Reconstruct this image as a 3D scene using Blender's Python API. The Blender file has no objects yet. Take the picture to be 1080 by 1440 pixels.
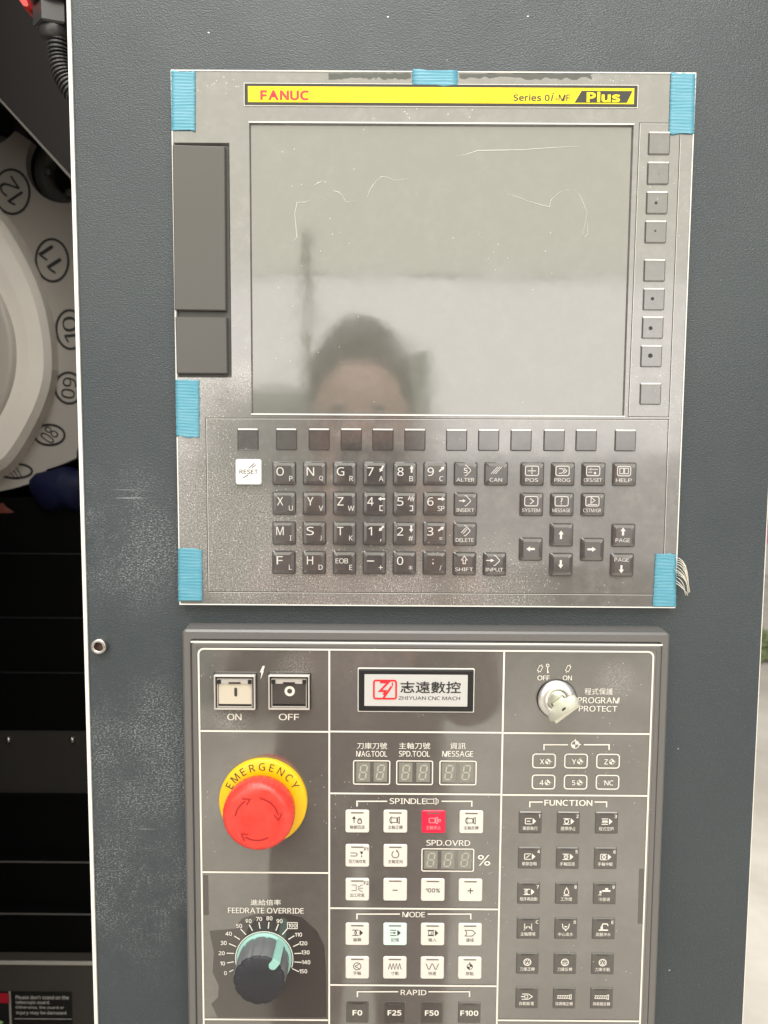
import bpy, math, random
import numpy as np
from mathutils import Vector, Matrix

random.seed(7)
scene = bpy.context.scene
R = math.radians
pi = math.pi

# ---------------------------------------------------------------- camera
EYE = 1.5                     # height of the lens above the workshop floor
DIST = 0.41                   # lens to the front of the display unit
TILT, ROLL, YAW, FPX = 0.07867, 0.00641, -0.00158, 1000.0   # measured from the panel's edges (1080 x 1440 picture)
fw = Vector((math.sin(YAW) * math.cos(TILT), math.cos(YAW) * math.cos(TILT), -math.sin(TILT)))
rt = Vector((math.cos(YAW), -math.sin(YAW), 0))
up = rt.cross(fw)
rt2 = rt * math.cos(ROLL) + up * math.sin(ROLL)
up2 = up * math.cos(ROLL) - rt * math.sin(ROLL)
CAM = Vector((0, -DIST, EYE))
cd = bpy.data.cameras.new("camera")
cam = bpy.data.objects.new("camera", cd)
scene.collection.objects.link(cam)
m = Matrix((rt2, up2, -fw)).transposed().to_4x4()
m.translation = CAM
cam.matrix_world = m
cd.sensor_fit = 'VERTICAL'
cd.sensor_height = 36
cd.lens = 36 * FPX / 1440
cd.clip_start, cd.clip_end = 0.01, 200
cd.dof.use_dof = True
cd.dof.focus_distance = DIST
cd.dof.aperture_fstop = 11
scene.camera = cam

# ---------------------------------------------------------------- light: an open workshop
world = bpy.data.worlds.new("World")
scene.world = world
world.use_nodes = True
bg = world.node_tree.nodes["Background"]
bg.inputs[0].default_value = (1.0, 0.97, 0.935, 1)
bg.inputs[1].default_value = 0.32


def area(name, loc, target, sx, sy, radiance, col):
    L = bpy.data.lights.new(name, 'AREA')
    L.shape = 'RECTANGLE'
    L.size, L.size_y = sx, sy
    L.energy = radiance * pi * sx * sy
    L.color = col
    o = bpy.data.objects.new(name, L)
    o.location = loc
    o.rotation_euler = (Vector(target) - Vector(loc)).to_track_quat('-Z', 'Y').to_euler()
    scene.collection.objects.link(o)
    return o


# bright doorway behind the photographer, the pale daylit hall above it, and the roof light overhead
area("doorway_light", (0.2, -5.6, EYE + 0.75), (0.2, 0, EYE + 0.75), 13, 1.45, 2.85, (1, 0.955, 0.89))
area("plate_fill_light", (0.2, -5.6, EYE - 0.45), (0.2, 0, EYE - 0.45), 13, 0.95, 0.95, (1, 0.95, 0.89))  # added lamp, lifts the reflection low in the display plate
area("hall_light", (0.2, -5.6, EYE + 3.25), (0.2, 0, EYE + 3.25), 13, 3.5, 2.1, (0.985, 0.96, 0.785))
area("roof_light", (-0.3, -0.75, EYE + 2.4), (0, -0.25, EYE), 2.6, 1.2, 6.4, (1, 0.98, 0.96))
area("floor_fill_light", (0, -3.2, EYE + 3.4), (0, -2.4, 0), 5, 2.4, 5.5, (1, 0.97, 0.92))  # added lamp, brightens the floor mirrored in the lower panel
area("person_fill_light", (0.1, 1.6, EYE + 2.6), (0, -0.9, EYE - 0.1), 3.2, 1.6, 10.0, (1, 0.97, 0.93))  # added lamp behind the machine, brightens the photographer's face and front
area("yard_light", (3.2, 6.5, 7.0), (3.2, 6.0, 0), 7, 9, 0.8, (1, 0.98, 0.93))

scene.view_settings.view_transform = 'Standard'
scene.view_settings.look = 'None'
scene.view_settings.exposure = 0
scene.view_settings.gamma = 1
scene.view_settings.use_curve_mapping = False
scene.render.engine = 'CYCLES'
scene.cycles.use_denoising = True
scene.cycles.max_bounces = 5
scene.cycles.diffuse_bounces = 3

# ---------------------------------------------------------------- helpers


def U(px, py, h=0.0):
    """Photograph pixel -> point on the panel-parallel plane h metres in front of the display plate."""
    d = fw + rt2 * ((px - 540) / FPX) - up2 * ((py - 720) / FPX)
    return CAM + d * ((DIST - h) / d.y)


def PX(h=0.0):
    return (DIST - h) / FPX     # metres per pixel on that plane


def mat(name, col, rough=0.5, metal=0.0, ior=1.5, coat=0.0, emit=None):
    M = bpy.data.materials.new(name)
    M.use_nodes = True
    b = M.node_tree.nodes["Principled BSDF"]
    b.inputs["Base Color"].default_value = (*col, 1)
    b.inputs["Roughness"].default_value = rough
    b.inputs["Metallic"].default_value = metal
    b.inputs["IOR"].default_value = ior
    b.inputs["Coat Weight"].default_value = coat
    if emit:
        b.inputs["Emission Color"].default_value = (*emit[0], 1)
        b.inputs["Emission Strength"].default_value = emit[1]
    return M


class NT:
    """tiny node-tree writer"""

    def __init__(s, M):
        s.t = M.node_tree
        s.b = s.t.nodes["Principled BSDF"]
        g = s.t.nodes.new("ShaderNodeNewGeometry")
        s.pos = g.outputs["Position"]

    def n(s, kind, **kw):
        x = s.t.nodes.new(kind)
        for k, v in kw.items():
            setattr(x, k, v)
        return x

    def link(s, a, b):
        s.t.links.new(a, b)

    def noise(s, scale, detail=3, rough=0.5, vec=None, dist=0.0):
        x = s.n("ShaderNodeTexNoise")
        x.inputs["Scale"].default_value = scale
        x.inputs["Detail"].default_value = detail
        x.inputs["Roughness"].default_value = rough
        x.inputs["Distortion"].default_value = dist
        s.link(vec or s.pos, x.inputs["Vector"])
        return x.outputs["Fac"]

    def voro(s, scale, vec=None, feature='F1'):
        x = s.n("ShaderNodeTexVoronoi", feature=feature)
        x.inputs["Scale"].default_value = scale
        s.link(vec or s.pos, x.inputs["Vector"])
        return x

    def stretch(s, sx, sy, sz):
        x = s.n("ShaderNodeVectorMath", operation='MULTIPLY')
        s.link(s.pos, x.inputs[0])
        x.inputs[1].default_value = (sx, sy, sz)
        return x.outputs[0]

    def ramp(s, v, a, b, lo=0.0, hi=1.0):
        x = s.n("ShaderNodeMapRange", clamp=True, interpolation_type='SMOOTHSTEP')
        s.link(v, x.inputs[0])
        for i, q in enumerate((a, b, lo, hi)):
            x.inputs[i + 1].default_value = q
        return x.outputs[0]

    def math(s, op, a, b):
        x = s.n("ShaderNodeMath", operation=op)
        for i, q in enumerate((a, b)):
            if isinstance(q, (int, float)):
                x.inputs[i].default_value = q
            else:
                s.link(q, x.inputs[i])
        return x.outputs[0]

    def mix(s, f, a, b):
        x = s.n("ShaderNodeMix", data_type='RGBA')
        s.link(f, x.inputs[0])
        for i, q in ((6, a), (7, b)):
            if isinstance(q, tuple):
                x.inputs[i].default_value = (*q, 1)
            else:
                s.link(q, x.inputs[i])
        return x.outputs[2]

    def bump(s, hgt, dist, normal=None, strength=1.0):
        x = s.n("ShaderNodeBump")
        x.inputs["Strength"].default_value = strength
        x.inputs["Distance"].default_value = dist
        s.link(hgt, x.inputs["Height"])
        if normal is not None:
            s.link(normal, x.inputs["Normal"])
        return x.outputs[0]

    def near(s, p, r0, r1):
        """1 inside r0 of point p, 0 beyond r1"""
        x = s.n("ShaderNodeVectorMath", operation='DISTANCE')
        s.link(s.pos, x.inputs[0])
        x.inputs[1].default_value = p
        return s.ramp(x.outputs["Value"], r0, r1, 1.0, 0.0)


def film(name, col, rough=(0.06, 0.16), ior=2.1, wob=1.2e-5, wobscale=45, specks=0.5, patches=(), speckcol=(0.62, 0.60, 0.57), haze=0.0, rip=0.0, streak=0.0, cloud=260):
    """A smooth dark surface under clinging clear film: strong sharp reflection, slow waviness, dust and tiny air bubbles."""
    M = mat(name, col, 0.1, 0, ior)
    t = NT(M)
    big = t.noise(22, 3, 0.6)
    t.link(t.ramp(big, 0.3, 0.7, *rough), t.b.inputs["Roughness"])
    v = t.voro(750)
    dot = t.ramp(v.outputs["Distance"], 0.10, 0.24, 1, 0)
    rnd = t.n("ShaderNodeSeparateColor")
    t.link(v.outputs["Color"], rnd.inputs[0])
    mask = t.ramp(t.noise(14, 4, 0.65), 0.52, 0.72, 0.0, 0.5)
    for (p, r0, r1) in patches:
        mask = t.math('MAXIMUM', mask, t.math('MULTIPLY', t.near(p, r0, r1), t.ramp(t.noise(120, 4, 0.7), 0.35, 0.6)))
    keep = t.math('LESS_THAN', rnd.outputs[0], t.math('MULTIPLY', mask, specks))
    f = t.math('MULTIPLY', dot, keep)
    # faint milky bloom of the film itself
    milk = t.math('MULTIPLY', t.math('MULTIPLY', t.ramp(t.noise(cloud, 5, 0.75), 0.35, 0.8), t.ramp(t.noise(28, 3, 0.6), 0.3, 0.75, 0.35, 1.0)), haze)
    for (p, r0, r1) in patches:
        milk = t.math('MAXIMUM', milk, t.math('MULTIPLY', t.math('MULTIPLY', t.near(p, r0, r1), t.ramp(t.noise(1100, 3, 0.7), 0.36, 0.68)), 0.52))
    c = t.mix(milk, col, (0.5, 0.48, 0.45))
    t.link(t.mix(f, c, speckcol), t.b.inputs["Base Color"])
    n1 = t.bump(t.noise(wobscale, 2, 0.5), wob)
    if streak:
        n1 = t.bump(t.noise(900, 2, 0.6, t.stretch(1, 1, 0.16)), streak, n1)
    if rip:
        n1 = t.bump(t.math('MULTIPLY', t.noise(420, 3, 0.6), t.math('ADD', mask, 0.25)), rip, n1)
    n2 = t.bump(f, 8e-5, n1, 0.6)
    t.link(n2, t.b.inputs["Normal"])
    return M


wpos = {}


def link(o, parent=None, loc=(0, 0, 0)):
    loc = Vector(loc)
    scene.collection.objects.link(o)
    if parent is not None:
        o.parent = parent
        o.location = loc - wpos[parent.name]
    else:
        o.location = loc
    wpos[o.name] = loc
    return o


def tag(o, label=None, cat=None, group=None, kind=None):
    if label:
        o["label"] = label
    if cat:
        o["category"] = cat
    if group:
        o["group"] = group
    if kind:
        o["kind"] = kind
    return o


def empty(name, loc, label, cat, group=None):
    o = bpy.data.objects.new(name, None)
    o.empty_display_size = 0.02
    link(o, None, loc)
    return tag(o, label, cat, group)


def mesh(name, verts, faces, smooth=False, mats=(), midx=None):
    me = bpy.data.meshes.new(name)
    me.from_pydata([tuple(v) for v in verts], [], faces)
    if smooth:
        me.polygons.foreach_set("use_smooth", [True] * len(me.polygons))
    for q in mats:
        me.materials.append(q)
    if midx:
        me.polygons.foreach_set("material_index", midx)
    me.update()
    return me


def put(name, me, material, loc, parent=None):
    o = bpy.data.objects.new(name, me)
    if material is not None and not me.materials:
        me.materials.append(material)
    return link(o, parent, loc)


def rrect(w, h, r, seg=3):
    """rounded rectangle, counter-clockwise, centred"""
    if r <= 0:
        return [(-w / 2, -h / 2), (w / 2, -h / 2), (w / 2, h / 2), (-w / 2, h / 2)]
    out = []
    for cx, cz, a0 in ((w / 2 - r, -h / 2 + r, -90), (w / 2 - r, h / 2 - r, 0), (-w / 2 + r, h / 2 - r, 90), (-w / 2 + r, -h / 2 + r, 180)):
        for i in range(seg + 1):
            a = R(a0 + 90 * i / seg)
            out.append((cx + r * math.cos(a), cz + r * math.sin(a)))
    return out


def loft(name, loops, cap=True, back=False, smooth=False):
    """loops: lists of (x, h, z) with h towards the viewer; the last loop is capped"""
    n = len(loops[0])
    V = [(x, -h, z) for L in loops for (x, h, z) in L]
    F = []
    for k in range(len(loops) - 1):
        for i in range(n):
            j = (i + 1) % n
            F.append((k * n + i, k * n + j, (k + 1) * n + j, (k + 1) * n + i))
    if cap:
        F.append(tuple((len(loops) - 1) * n + i for i in range(n)))
    if back:
        F.append(tuple(reversed(range(n))))
    return mesh(name, V, F, smooth)


def slab(name, w, h, r, prof, seg=3, back=False):
    """prof: [(inset, height), ...] from base to front"""
    return loft(name, [[(x, hh, z) for x, z in rrect(w - 2 * i, h - 2 * i, max(r - i, r * 0.25) if r else 0, seg)] for i, hh in prof], back=back)


def lathe(name, prof, n=48, mod=None, smooth=True, cap=True):
    loops = []
    for (r, h) in prof:
        L = []
        for i in range(n):
            a = 2 * pi * i / n
            rr = r * (mod(a, h) if mod else 1)
            L.append((rr * math.cos(a), h, rr * math.sin(a)))
        loops.append(L)
    return loft(name, loops, cap, False, smooth)


def frame(name, w, h, r, iw, ih, ir, prof, seg=4):
    """ring between an outer rounded rectangle and an opening; prof: [(outer?, inset, height)]"""
    loops = []
    for outer, i, hh in prof:
        a = rrect(w - 2 * i, h - 2 * i, max(r - i, 1e-5), seg) if outer else rrect(iw - 2 * i, ih - 2 * i, max(ir - i, 1e-5), seg)
        loops.append([(x, hh, z) for x, z in a])
    return loft(name, loops, cap=False)


def holes_plate(name, x0, x1, z0, z1, holes, thick, ch, chamfer_out=0.0006, wall=0.0012):
    """flat plate at height 0 with rectangular openings (sloping walls down to -wall) and chamfered rim; x/z relative"""
    c = chamfer_out
    xs = sorted({x0 + c, x1 - c, *[h[0] for h in holes], *[h[1] for h in holes]})
    zs = sorted({z0 + c, z1 - c, *[h[2] for h in holes], *[h[3] for h in holes]})
    V, F = [], []

    def q(*p):
        b = len(V)
        V.extend((x, -hh, z) for x, hh, z in p)
        F.append(tuple(range(b, b + len(p))))
    for a, b in zip(xs, xs[1:]):
        for e, f in zip(zs, zs[1:]):
            mx, mz = (a + b) / 2, (e + f) / 2
            if any(h[0] < mx < h[1] and h[2] < mz < h[3] for h in holes):
                continue
            q((a, 0, e), (b, 0, e), (b, 0, f), (a, 0, f))
    for a, b, e, f in holes:
        o = [(a, e), (b, e), (b, f), (a, f)]
        i = [(a + ch, e + ch), (b - ch, e + ch), (b - ch, f - ch), (a + ch, f - ch)]
        for k in range(4):
            l = (k + 1) % 4
            q((o[k][0], 0, o[k][1]), (o[l][0], 0, o[l][1]), (i[l][0], -wall, i[l][1]), (i[k][0], -wall, i[k][1]))
    o = [(x0, z0), (x1, z0), (x1, z1), (x0, z1)]
    i = [(x0 + c, z0 + c), (x1 - c, z0 + c), (x1 - c, z1 - c), (x0 + c, z1 - c)]
    for k in range(4):
        l = (k + 1) % 4
        q((o[k][0], -c, o[k][1]), (o[l][0], -c, o[l][1]), (i[l][0], 0, i[l][1]), (i[k][0], 0, i[k][1]))
        q((o[k][0], -thick, o[k][1]), (o[l][0], -thick, o[l][1]), (o[l][0], -c, o[l][1]), (o[k][0], -c, o[k][1]))
    return mesh(name, V, F)


def box(name, x0, x1, y0, y1, z0, z1):
    V = [(x, y, z) for x in (x0, x1) for y in (y0, y1) for z in (z0, z1)]
    F = [(0, 1, 3, 2), (4, 6, 7, 5), (0, 4, 5, 1), (2, 3, 7, 6), (0, 2, 6, 4), (1, 5, 7, 3)]
    return mesh(name, V, F)


def vcyl_(name, r, za, zb, n=16):
    V = [(r * math.cos(2 * pi * k / n), r * math.sin(2 * pi * k / n), z) for z in (za, zb) for k in range(n)]
    return mesh(name, V, [(k, (k + 1) % n, n + (k + 1) % n, n + k) for k in range(n)] + [tuple(range(n, 2 * n))], False)


# ---- printed ink: text, strokes and fills as flat geometry
_tc = {}
_tcurve = bpy.data.curves.new("lettering_source", 'FONT')
_tobj = bpy.data.objects.new("lettering_source", _tcurve)
scene.collection.objects.link(_tobj)


def sans(c):
    """plain capital, small letter or digit -> its sans-serif letter form"""
    if "A" <= c <= "Z":
        return chr(0x1D5A0 + ord(c) - 65)
    if "a" <= c <= "z":
        return chr(0x1D5BA + ord(c) - 97)
    if "0" <= c <= "9":
        return chr(0x1D7E2 + ord(c) - 48)
    return c


def glyph(c, bold, shear):
    k = (c, bold, shear)
    if k not in _tc:
        _tcurve.body = sans(c)
        _tcurve.offset = bold
        _tcurve.shear = shear
        _tcurve.resolution_u = 3
        bpy.context.view_layer.update()
        me = bpy.data.meshes.new_from_object(_tobj.evaluated_get(bpy.context.evaluated_depsgraph_get()))
        _tc[k] = (np.array([p.co[:2] for p in me.vertices]), [tuple(p.vertices) for p in me.polygons])
        bpy.data.meshes.remove(me)
    return _tc[k]


def glyphs(s, bold=0.0, shear=0.0):
    V, F, x, n = [], [], 0.0, 0
    for c in s:
        if c == " ":
            x += 0.26
            continue
        wide = ord(c) > 0x2E00
        v, f = glyph(c, min(bold, 0.018) if wide else bold, shear)
        lo, hi = v[:, 0].min(), v[:, 0].max()
        V.append(v + np.array([x if wide else x - lo, 0]))
        F += [tuple(n + q for q in p) for p in f]
        n += len(v)
        x += 1.0 if wide else hi - lo + 0.085
    v = np.concatenate(V)
    lo, hi = v.min(0), v.max(0)
    return (v - lo) / np.maximum(hi - lo, 1e-6), F, (hi - lo)[0] / (hi - lo)[1]


class Ink:
    def __init__(s, scale=1.0):
        s.v, s.f, s.k = [], [], scale

    def text(s, t, cx, cz, w=None, h=None, rot=0.0, bold=0.0, shear=0.0):
        v, f, asp = glyphs(t, bold, shear)
        if w is None:
            w = h * asp
        if h is None:
            h = w / asp
        b = len(s.v)
        c, d = math.cos(rot), math.sin(rot)
        for x, y in v:
            x, y = (x - 0.5) * w, (y - 0.5) * h
            s.v.append(((cx + x * c - y * d) * s.k, (cz + x * d + y * c) * s.k))
        s.f += [tuple(b + i for i in q) for q in f]
        return s

    def fill(s, pts):
        b = len(s.v)
        s.v += [(x * s.k, z * s.k) for x, z in pts]
        a = sum(pts[i][0] * pts[(i + 1) % len(pts)][1] - pts[(i + 1) % len(pts)][0] * pts[i][1] for i in range(len(pts)))
        r = range(len(pts)) if a > 0 else reversed(range(len(pts)))
        s.f.append(tuple(b + i for i in r))
        return s

    def line(s, pts, w, close=False):
        """mitred ribbon, so that no two quads overlap"""
        P = [Vector(p) for p in pts]
        n = len(P)
        L, Rr = [], []
        for i in range(n):
            a = P[i - 1] if (i > 0 or close) else None
            c = P[(i + 1) % n] if (i < n - 1 or close) else None
            d1 = (P[i] - a).normalized() if a is not None else None
            d2 = (c - P[i]).normalized() if c is not None else None
            d1, d2 = d1 or d2, d2 or d1
            nn = Vector((-d1.y - d2.y, d1.x + d2.x))
            nn = nn.normalized() if nn.length > 1e-6 else Vector((-d1.y, d1.x))
            k = w / 2 / max(0.4, nn.dot(Vector((-d1.y, d1.x))))
            L.append(P[i] + nn * k)
            Rr.append(P[i] - nn * k)
        b = len(s.v)
        for i in range(n):
            s.v.append((Rr[i].x * s.k, Rr[i].y * s.k))
            s.v.append((L[i].x * s.k, L[i].y * s.k))
        for i in range(n if close else n - 1):
            j = (i + 1) % n
            s.f.append((b + 2 * i, b + 2 * j, b + 2 * j + 1, b + 2 * i + 1))
        return s

    def arc(s, cx, cz, r, w, a0=0, a1=360, n=20):
        full = a1 - a0 >= 360
        pts = [(cx + r * math.cos(R(a0 + (a1 - a0) * i / n)), cz + r * math.sin(R(a0 + (a1 - a0) * i / n))) for i in range(n if full else n + 1)]
        return s.line(pts, w, full)

    def disk(s, cx, cz, r, n=16):
        return s.fill([(cx + r * math.cos(2 * pi * i / n), cz + r * math.sin(2 * pi * i / n)) for i in range(n)])

    def rect(s, cx, cz, w, h, r, lw):
        return s.line([(cx + x, cz + z) for x, z in rrect(w, h, r, 3)], lw, True)

    def bar(s, x0, z0, x1, z1):
        return s.fill([(x0, z0), (x1, z0), (x1, z1), (x0, z1)])

    def mesh(s, name):
        return mesh(name, [(x, 0, z) for x, z in s.v], s.f)


def ink_put(name, ink, material, loc, parent):
    return put(name, ink.mesh(name), material, loc, parent)


def text_px(name, s, box_, h, material, parent, bold=0.0, shear=0.0):
    """lettering filling the photograph box x0,y0,x1,y1 on the plane h"""
    x0, y0, x1, y1 = box_
    a, b = U(x0, (y0 + y1) / 2, h), U(x1, (y0 + y1) / 2, h)
    c = U((x0 + x1) / 2, (y0 + y1) / 2, h)
    hh = (y1 - y0) * PX(h)
    return ink_put(name, Ink().text(s, 0, 0, (b - a).length, hh, 0, bold, shear), material, c, parent)


# ---------------------------------------------------------------- materials
print_white = mat("white print", (0.78, 0.74, 0.67), 0.5)
print_black = mat("black print", (0.02, 0.02, 0.02), 0.5)
print_grey = mat("grey print", (0.035, 0.032, 0.03), 0.5)
print_red = mat("red print", (0.70, 0.02, 0.03), 0.45)
black_plastic = mat("black plastic", (0.012, 0.012, 0.013), 0.35)

# dark blue-grey leather-grain powder coat
paint = mat("grained powder coat", (0.045, 0.056, 0.062), 0.42)
t = NT(paint)
grain = t.noise(1150, 2, 0.5, t.stretch(0.8, 1, 1.1), 0.5)
pos_l = U(170, 760, -0.006)
base = t.mix(t.ramp(t.noise(9, 3), 0.3, 0.7), (0.032, 0.042, 0.048), (0.040, 0.051, 0.057))
base = t.mix(t.math("MULTIPLY", t.ramp(grain, 0.55, 0.75), 0.25), base, (0.13, 0.15, 0.16))  # lighter grain tops paint extra highlight contrast into the colour
rub = t.math('MULTIPLY', t.ramp(t.noise(1150, 2, 0.6, t.stretch(0.7, 1, 1.2)), 0.48, 0.66), t.ramp(t.noise(20, 5, 0.75), 0.36, 0.66))
rub = t.math('MULTIPLY', rub, t.math('MAXIMUM', t.math('MULTIPLY', t.near(pos_l, 0.015, 0.06), 1.0), t.math('MAXIMUM', t.near(U(175, 1060, -.006), 0.02, 0.08), t.near(U(185, 1270, -.006), 0.02, 0.07))))
v = t.voro(150, t.stretch(0.6, 1, 1))
sc_ = t.n("ShaderNodeSeparateColor")
t.link(v.outputs["Color"], sc_.inputs[0])
chip = t.math('MULTIPLY', t.ramp(v.outputs["Distance"], 0.03, 0.07, 1, 0), t.math('GREATER_THAN', sc_.outputs[0], 0.955))
scr_ = t.math('MULTIPLY', t.ramp(t.noise(34, 2, 0.5, t.stretch(0.5, 1, 26)), 0.70, 0.74), t.ramp(t.noise(30, 3, 0.6), 0.50, 0.60))
scr_ = t.math('MULTIPLY', scr_, t.math('MAXIMUM', t.near(U(165, 1100, -.006), 0.03, 0.06), t.math('MAXIMUM', t.near(pos_l, 0.02, 0.04), t.near(U(165, 1320, -.006), 0.03, 0.05))))
rub = t.math('MAXIMUM', t.math('MULTIPLY', rub, 0.75), t.math('MULTIPLY', scr_, 0.8))
c = t.mix(rub, base, (0.30, 0.31, 0.33))
t.link(t.mix(chip, c, (0.7, 0.69, 0.66)), t.b.inputs["Base Color"])
t.link(t.ramp(t.noise(30, 3), 0.3, 0.7, 0.28, 0.40), t.b.inputs["Roughness"])
t.link(t.bump(grain, 0.00038), t.b.inputs["Normal"])

cream_edge = mat("cream edge paint", (0.80, 0.77, 0.70), 0.45)
C_left = [(U(262, 560), 0.005, 0.055), (U(262, 690), 0.012, 0.06), (U(345, 770), 0.028, 0.046), (U(420, 842), 0.012, 0.06), (U(560, 842), 0.01, 0.05), (U(690, 842), 0.01, 0.05), (U(340, 540), .003, .02)]
plate_mat = film("plate under clear film", (0.118, 0.112, 0.106), (0.05, 0.15), 2.3, 4.0e-5, 34, 1.0, C_left, haze=0.22, rip=1.6e-5, cloud=110)
key_mat = film("black key under clear film", (0.064, 0.057, 0.055), (0.05, 0.13), 2.0, 4.0e-5, 50, 0.3, haze=0.08, rip=6e-6)
side_key_mat = film("grey soft key under clear film", (0.075, 0.072, 0.068), (0.12, 0.22), 2.2, 2.0e-5, 50, 0.2, haze=0.10)
screen_mat = film("dark lcd glass under clear film", (0.130, 0.128, 0.114), (0.035, 0.10), 2.22, 4.5e-5, 55, 0.22, haze=0.08, streak=1.2e-6, rip=1.1e-5, cloud=70)
door_mat = mat("smooth grey slot cover", (0.082, 0.077, 0.070), 0.32, 0, 1.5)
slot_mat = mat("grey slot recess", (0.065, 0.061, 0.058), 0.4)
film_edge = mat("film cut edge", (0.74, 0.73, 0.69), 0.3)
face_mat = film("glossy dark membrane under film", (0.086, 0.081, 0.073), (0.03, 0.11), 2.5, 4.5e-5, 18, 0.3, [(U(330, 1000), .004, .02), (U(860, 950), .004, .02), (U(880, 1065), .002, .010), (U(420, 935), .002, .02)], haze=0.10, streak=8e-7, rip=2e-6, cloud=32)
dark_patch_mat = film("darker glossy membrane", (0.036, 0.033, 0.030), (0.05, 0.12), 2.1, 2e-5, 30, 0.1)
rim_mat = mat("grey plastic panel frame", (0.130, 0.125, 0.120), 0.33, 0, 1.6)
chrome = mat("brushed chrome", (0.85, 0.85, 0.83), 0.36, 1.0)
steel = mat("steel", (0.55, 0.52, 0.49), 0.28, 1.0)
dark_hole = mat("dark hole", (0.012, 0.01, 0.009), 0.6)
white_key = film("white membrane key", (0.70, 0.66, 0.60), (0.12, 0.25), 1.5, 1e-5, 50, 0.2, speckcol=(0.8, 0.8, 0.8))
mint_key = film("pale mint membrane key", (0.62, 0.76, 0.70), (0.12, 0.25), 1.5, 1e-5, 50, 0.1, speckcol=(0.8, 0.8, 0.8))
red_key = film("red membrane key", (0.80, 0.02, 0.06), (0.12, 0.25), 1.5, 1e-5, 50, 0.1, speckcol=(0.8, 0.4, 0.4))
mem_key = film("dark membrane key", (0.058, 0.052, 0.046), (0.08, 0.16), 1.85, 2e-5, 40, 0.15, haze=0.04)
yellow = mat("yellow enamel", (0.84, 0.50, 0.005), 0.33)
bright_yellow = film("yellow printed strip", (0.88, 0.68, 0.008), (0.2, 0.3), 1.45, 1e-5, 50, 0.05)
strip_dark = film("dark strip", (0.028, 0.026, 0.023), (0.15, 0.25), 1.5, 1e-5, 50, 0.05)
red_cap = mat("red mushroom plastic", (0.78, 0.035, 0.025), 0.3, 0, 1.5)
tq = NT(red_cap)
tq.link(tq.mix(tq.ramp(tq.noise(90, 4, 0.6), 0.3, 0.7), (0.78, 0.04, 0.028), (0.86, 0.06, 0.042)), tq.b.inputs["Base Color"])
tq.link(tq.ramp(tq.noise(200, 4, 0.6), 0.3, 0.7, 0.22, 0.36), tq.b.inputs["Roughness"])
red_dark = mat("red groove", (0.33, 0.012, 0.012), 0.5)
knob_grey = mat("grey knob side", (0.13, 0.138, 0.145), 0.3)
knob_black = mat("soft black knob front", (0.022, 0.022, 0.028), 0.55)
mint = mat("mint plastic", (0.29, 0.54, 0.47), 0.35)
tape_mat = mat("ribbed blue strapping tape", (0.16, 0.50, 0.62), 0.38)
t = NT(tape_mat)
t.link(t.mix(t.ramp(t.noise(120, 4, 0.7, t.stretch(.4, 1, 2)), 0.35, 0.75), (0.082, 0.295, 0.395), (0.135, 0.35, 0.45)), t.b.inputs["Base Color"])
thread_mat = mat("white glass fibre", (0.75, 0.72, 0.62), 0.5)
digit_mat = mat("beige digit module", (0.21, 0.205, 0.175), 0.3, 0, 1.8)
segment_mat = mat("unlit segment", (0.42, 0.41, 0.36), 0.4)
crease_mat = mat("white film crease", (0.56, 0.55, 0.49), 0.3)
guard_mat = mat("clear guard frame", (0.50, 0.47, 0.43), 0.12, 0, 1.7)
cream_cap = mat("cream lens cap", (0.62, 0.56, 0.45), 0.4)
smoke_cap = mat("smoked lens cap", (0.055, 0.05, 0.045), 0.25, 0, 1.7)
pane_mat = bpy.data.materials.new("clear guard pane")
pane_mat.use_nodes = True
nt = pane_mat.node_tree
nt.nodes.clear()
_o = nt.nodes.new("ShaderNodeOutputMaterial")
_m = nt.nodes.new("ShaderNodeMixShader")
_t = nt.nodes.new("ShaderNodeBsdfTransparent")
_g = nt.nodes.new("ShaderNodeBsdfGlossy")
_g.inputs["Roughness"].default_value = 0.08
_m.inputs[0].default_value = 0.07
nt.links.new(_t.outputs[0], _m.inputs[1])
nt.links.new(_g.outputs[0], _m.inputs[2])
nt.links.new(_m.outputs[0], _o.inputs[0])

# ---------------------------------------------------------------- setting: floor and yard behind the machine
HB = -0.006                    # front of the enclosure sheet
floor_mat = mat("pale dusty concrete", (0.55, 0.52, 0.47), 0.7)
t = NT(floor_mat)
t.link(t.mix(t.ramp(t.noise(1.3, 5, 0.65), 0.3, 0.7), (0.50, 0.46, 0.40), (0.68, 0.64, 0.57)), t.b.inputs["Base Color"])
tag(put("ground", mesh("ground", [(-40, -40, 0), (40, -40, 0), (40, 60, 0), (-40, 60, 0)], [(0, 1, 2, 3)]), floor_mat, (0, 0, 0)), kind="structure")

# ---------------------------------------------------------------- the machine enclosure
xl = U(104, 0, HB).x
xl = (U(103, 0, HB).x + U(136, 1440, HB).x) / 2
xr = U(1043.5, 1440, HB).x
yF = -HB
enc = empty("machine_enclosure", (0, yF, 0.0), "dark blue-grey grained steel front sheet of the machine that carries both panels", "machine panel")
put("front_sheet", box("front_sheet", xl, xr, 0, 0.035, 0.12, EYE + 0.75), paint, (0, yF, 0), enc)
put("edge_strip", box("edge_strip", xl - 0.0021, xl - 0.00005, -0.0012, 0.03, 0.12, EYE + 0.75), cream_edge, (0, yF, 0), enc)
put("side_sheet", box("side_sheet", xr - 0.03, xr - 0.0012, 0.0352, 0.78, 0.12, EYE + 0.75), paint, (0, yF, 0), enc)
put("edge_strip", box("edge_strip", xr + 0.00005, xr + 0.0009, 0.0008, 0.03, 0.12, EYE + 0.75), cream_edge, (0, yF, 0), enc)
put("plinth", box("plinth", xl, xr, 0.02, 0.78, 0.0, 0.1198), black_plastic, (0, yF, 0), enc)
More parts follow.
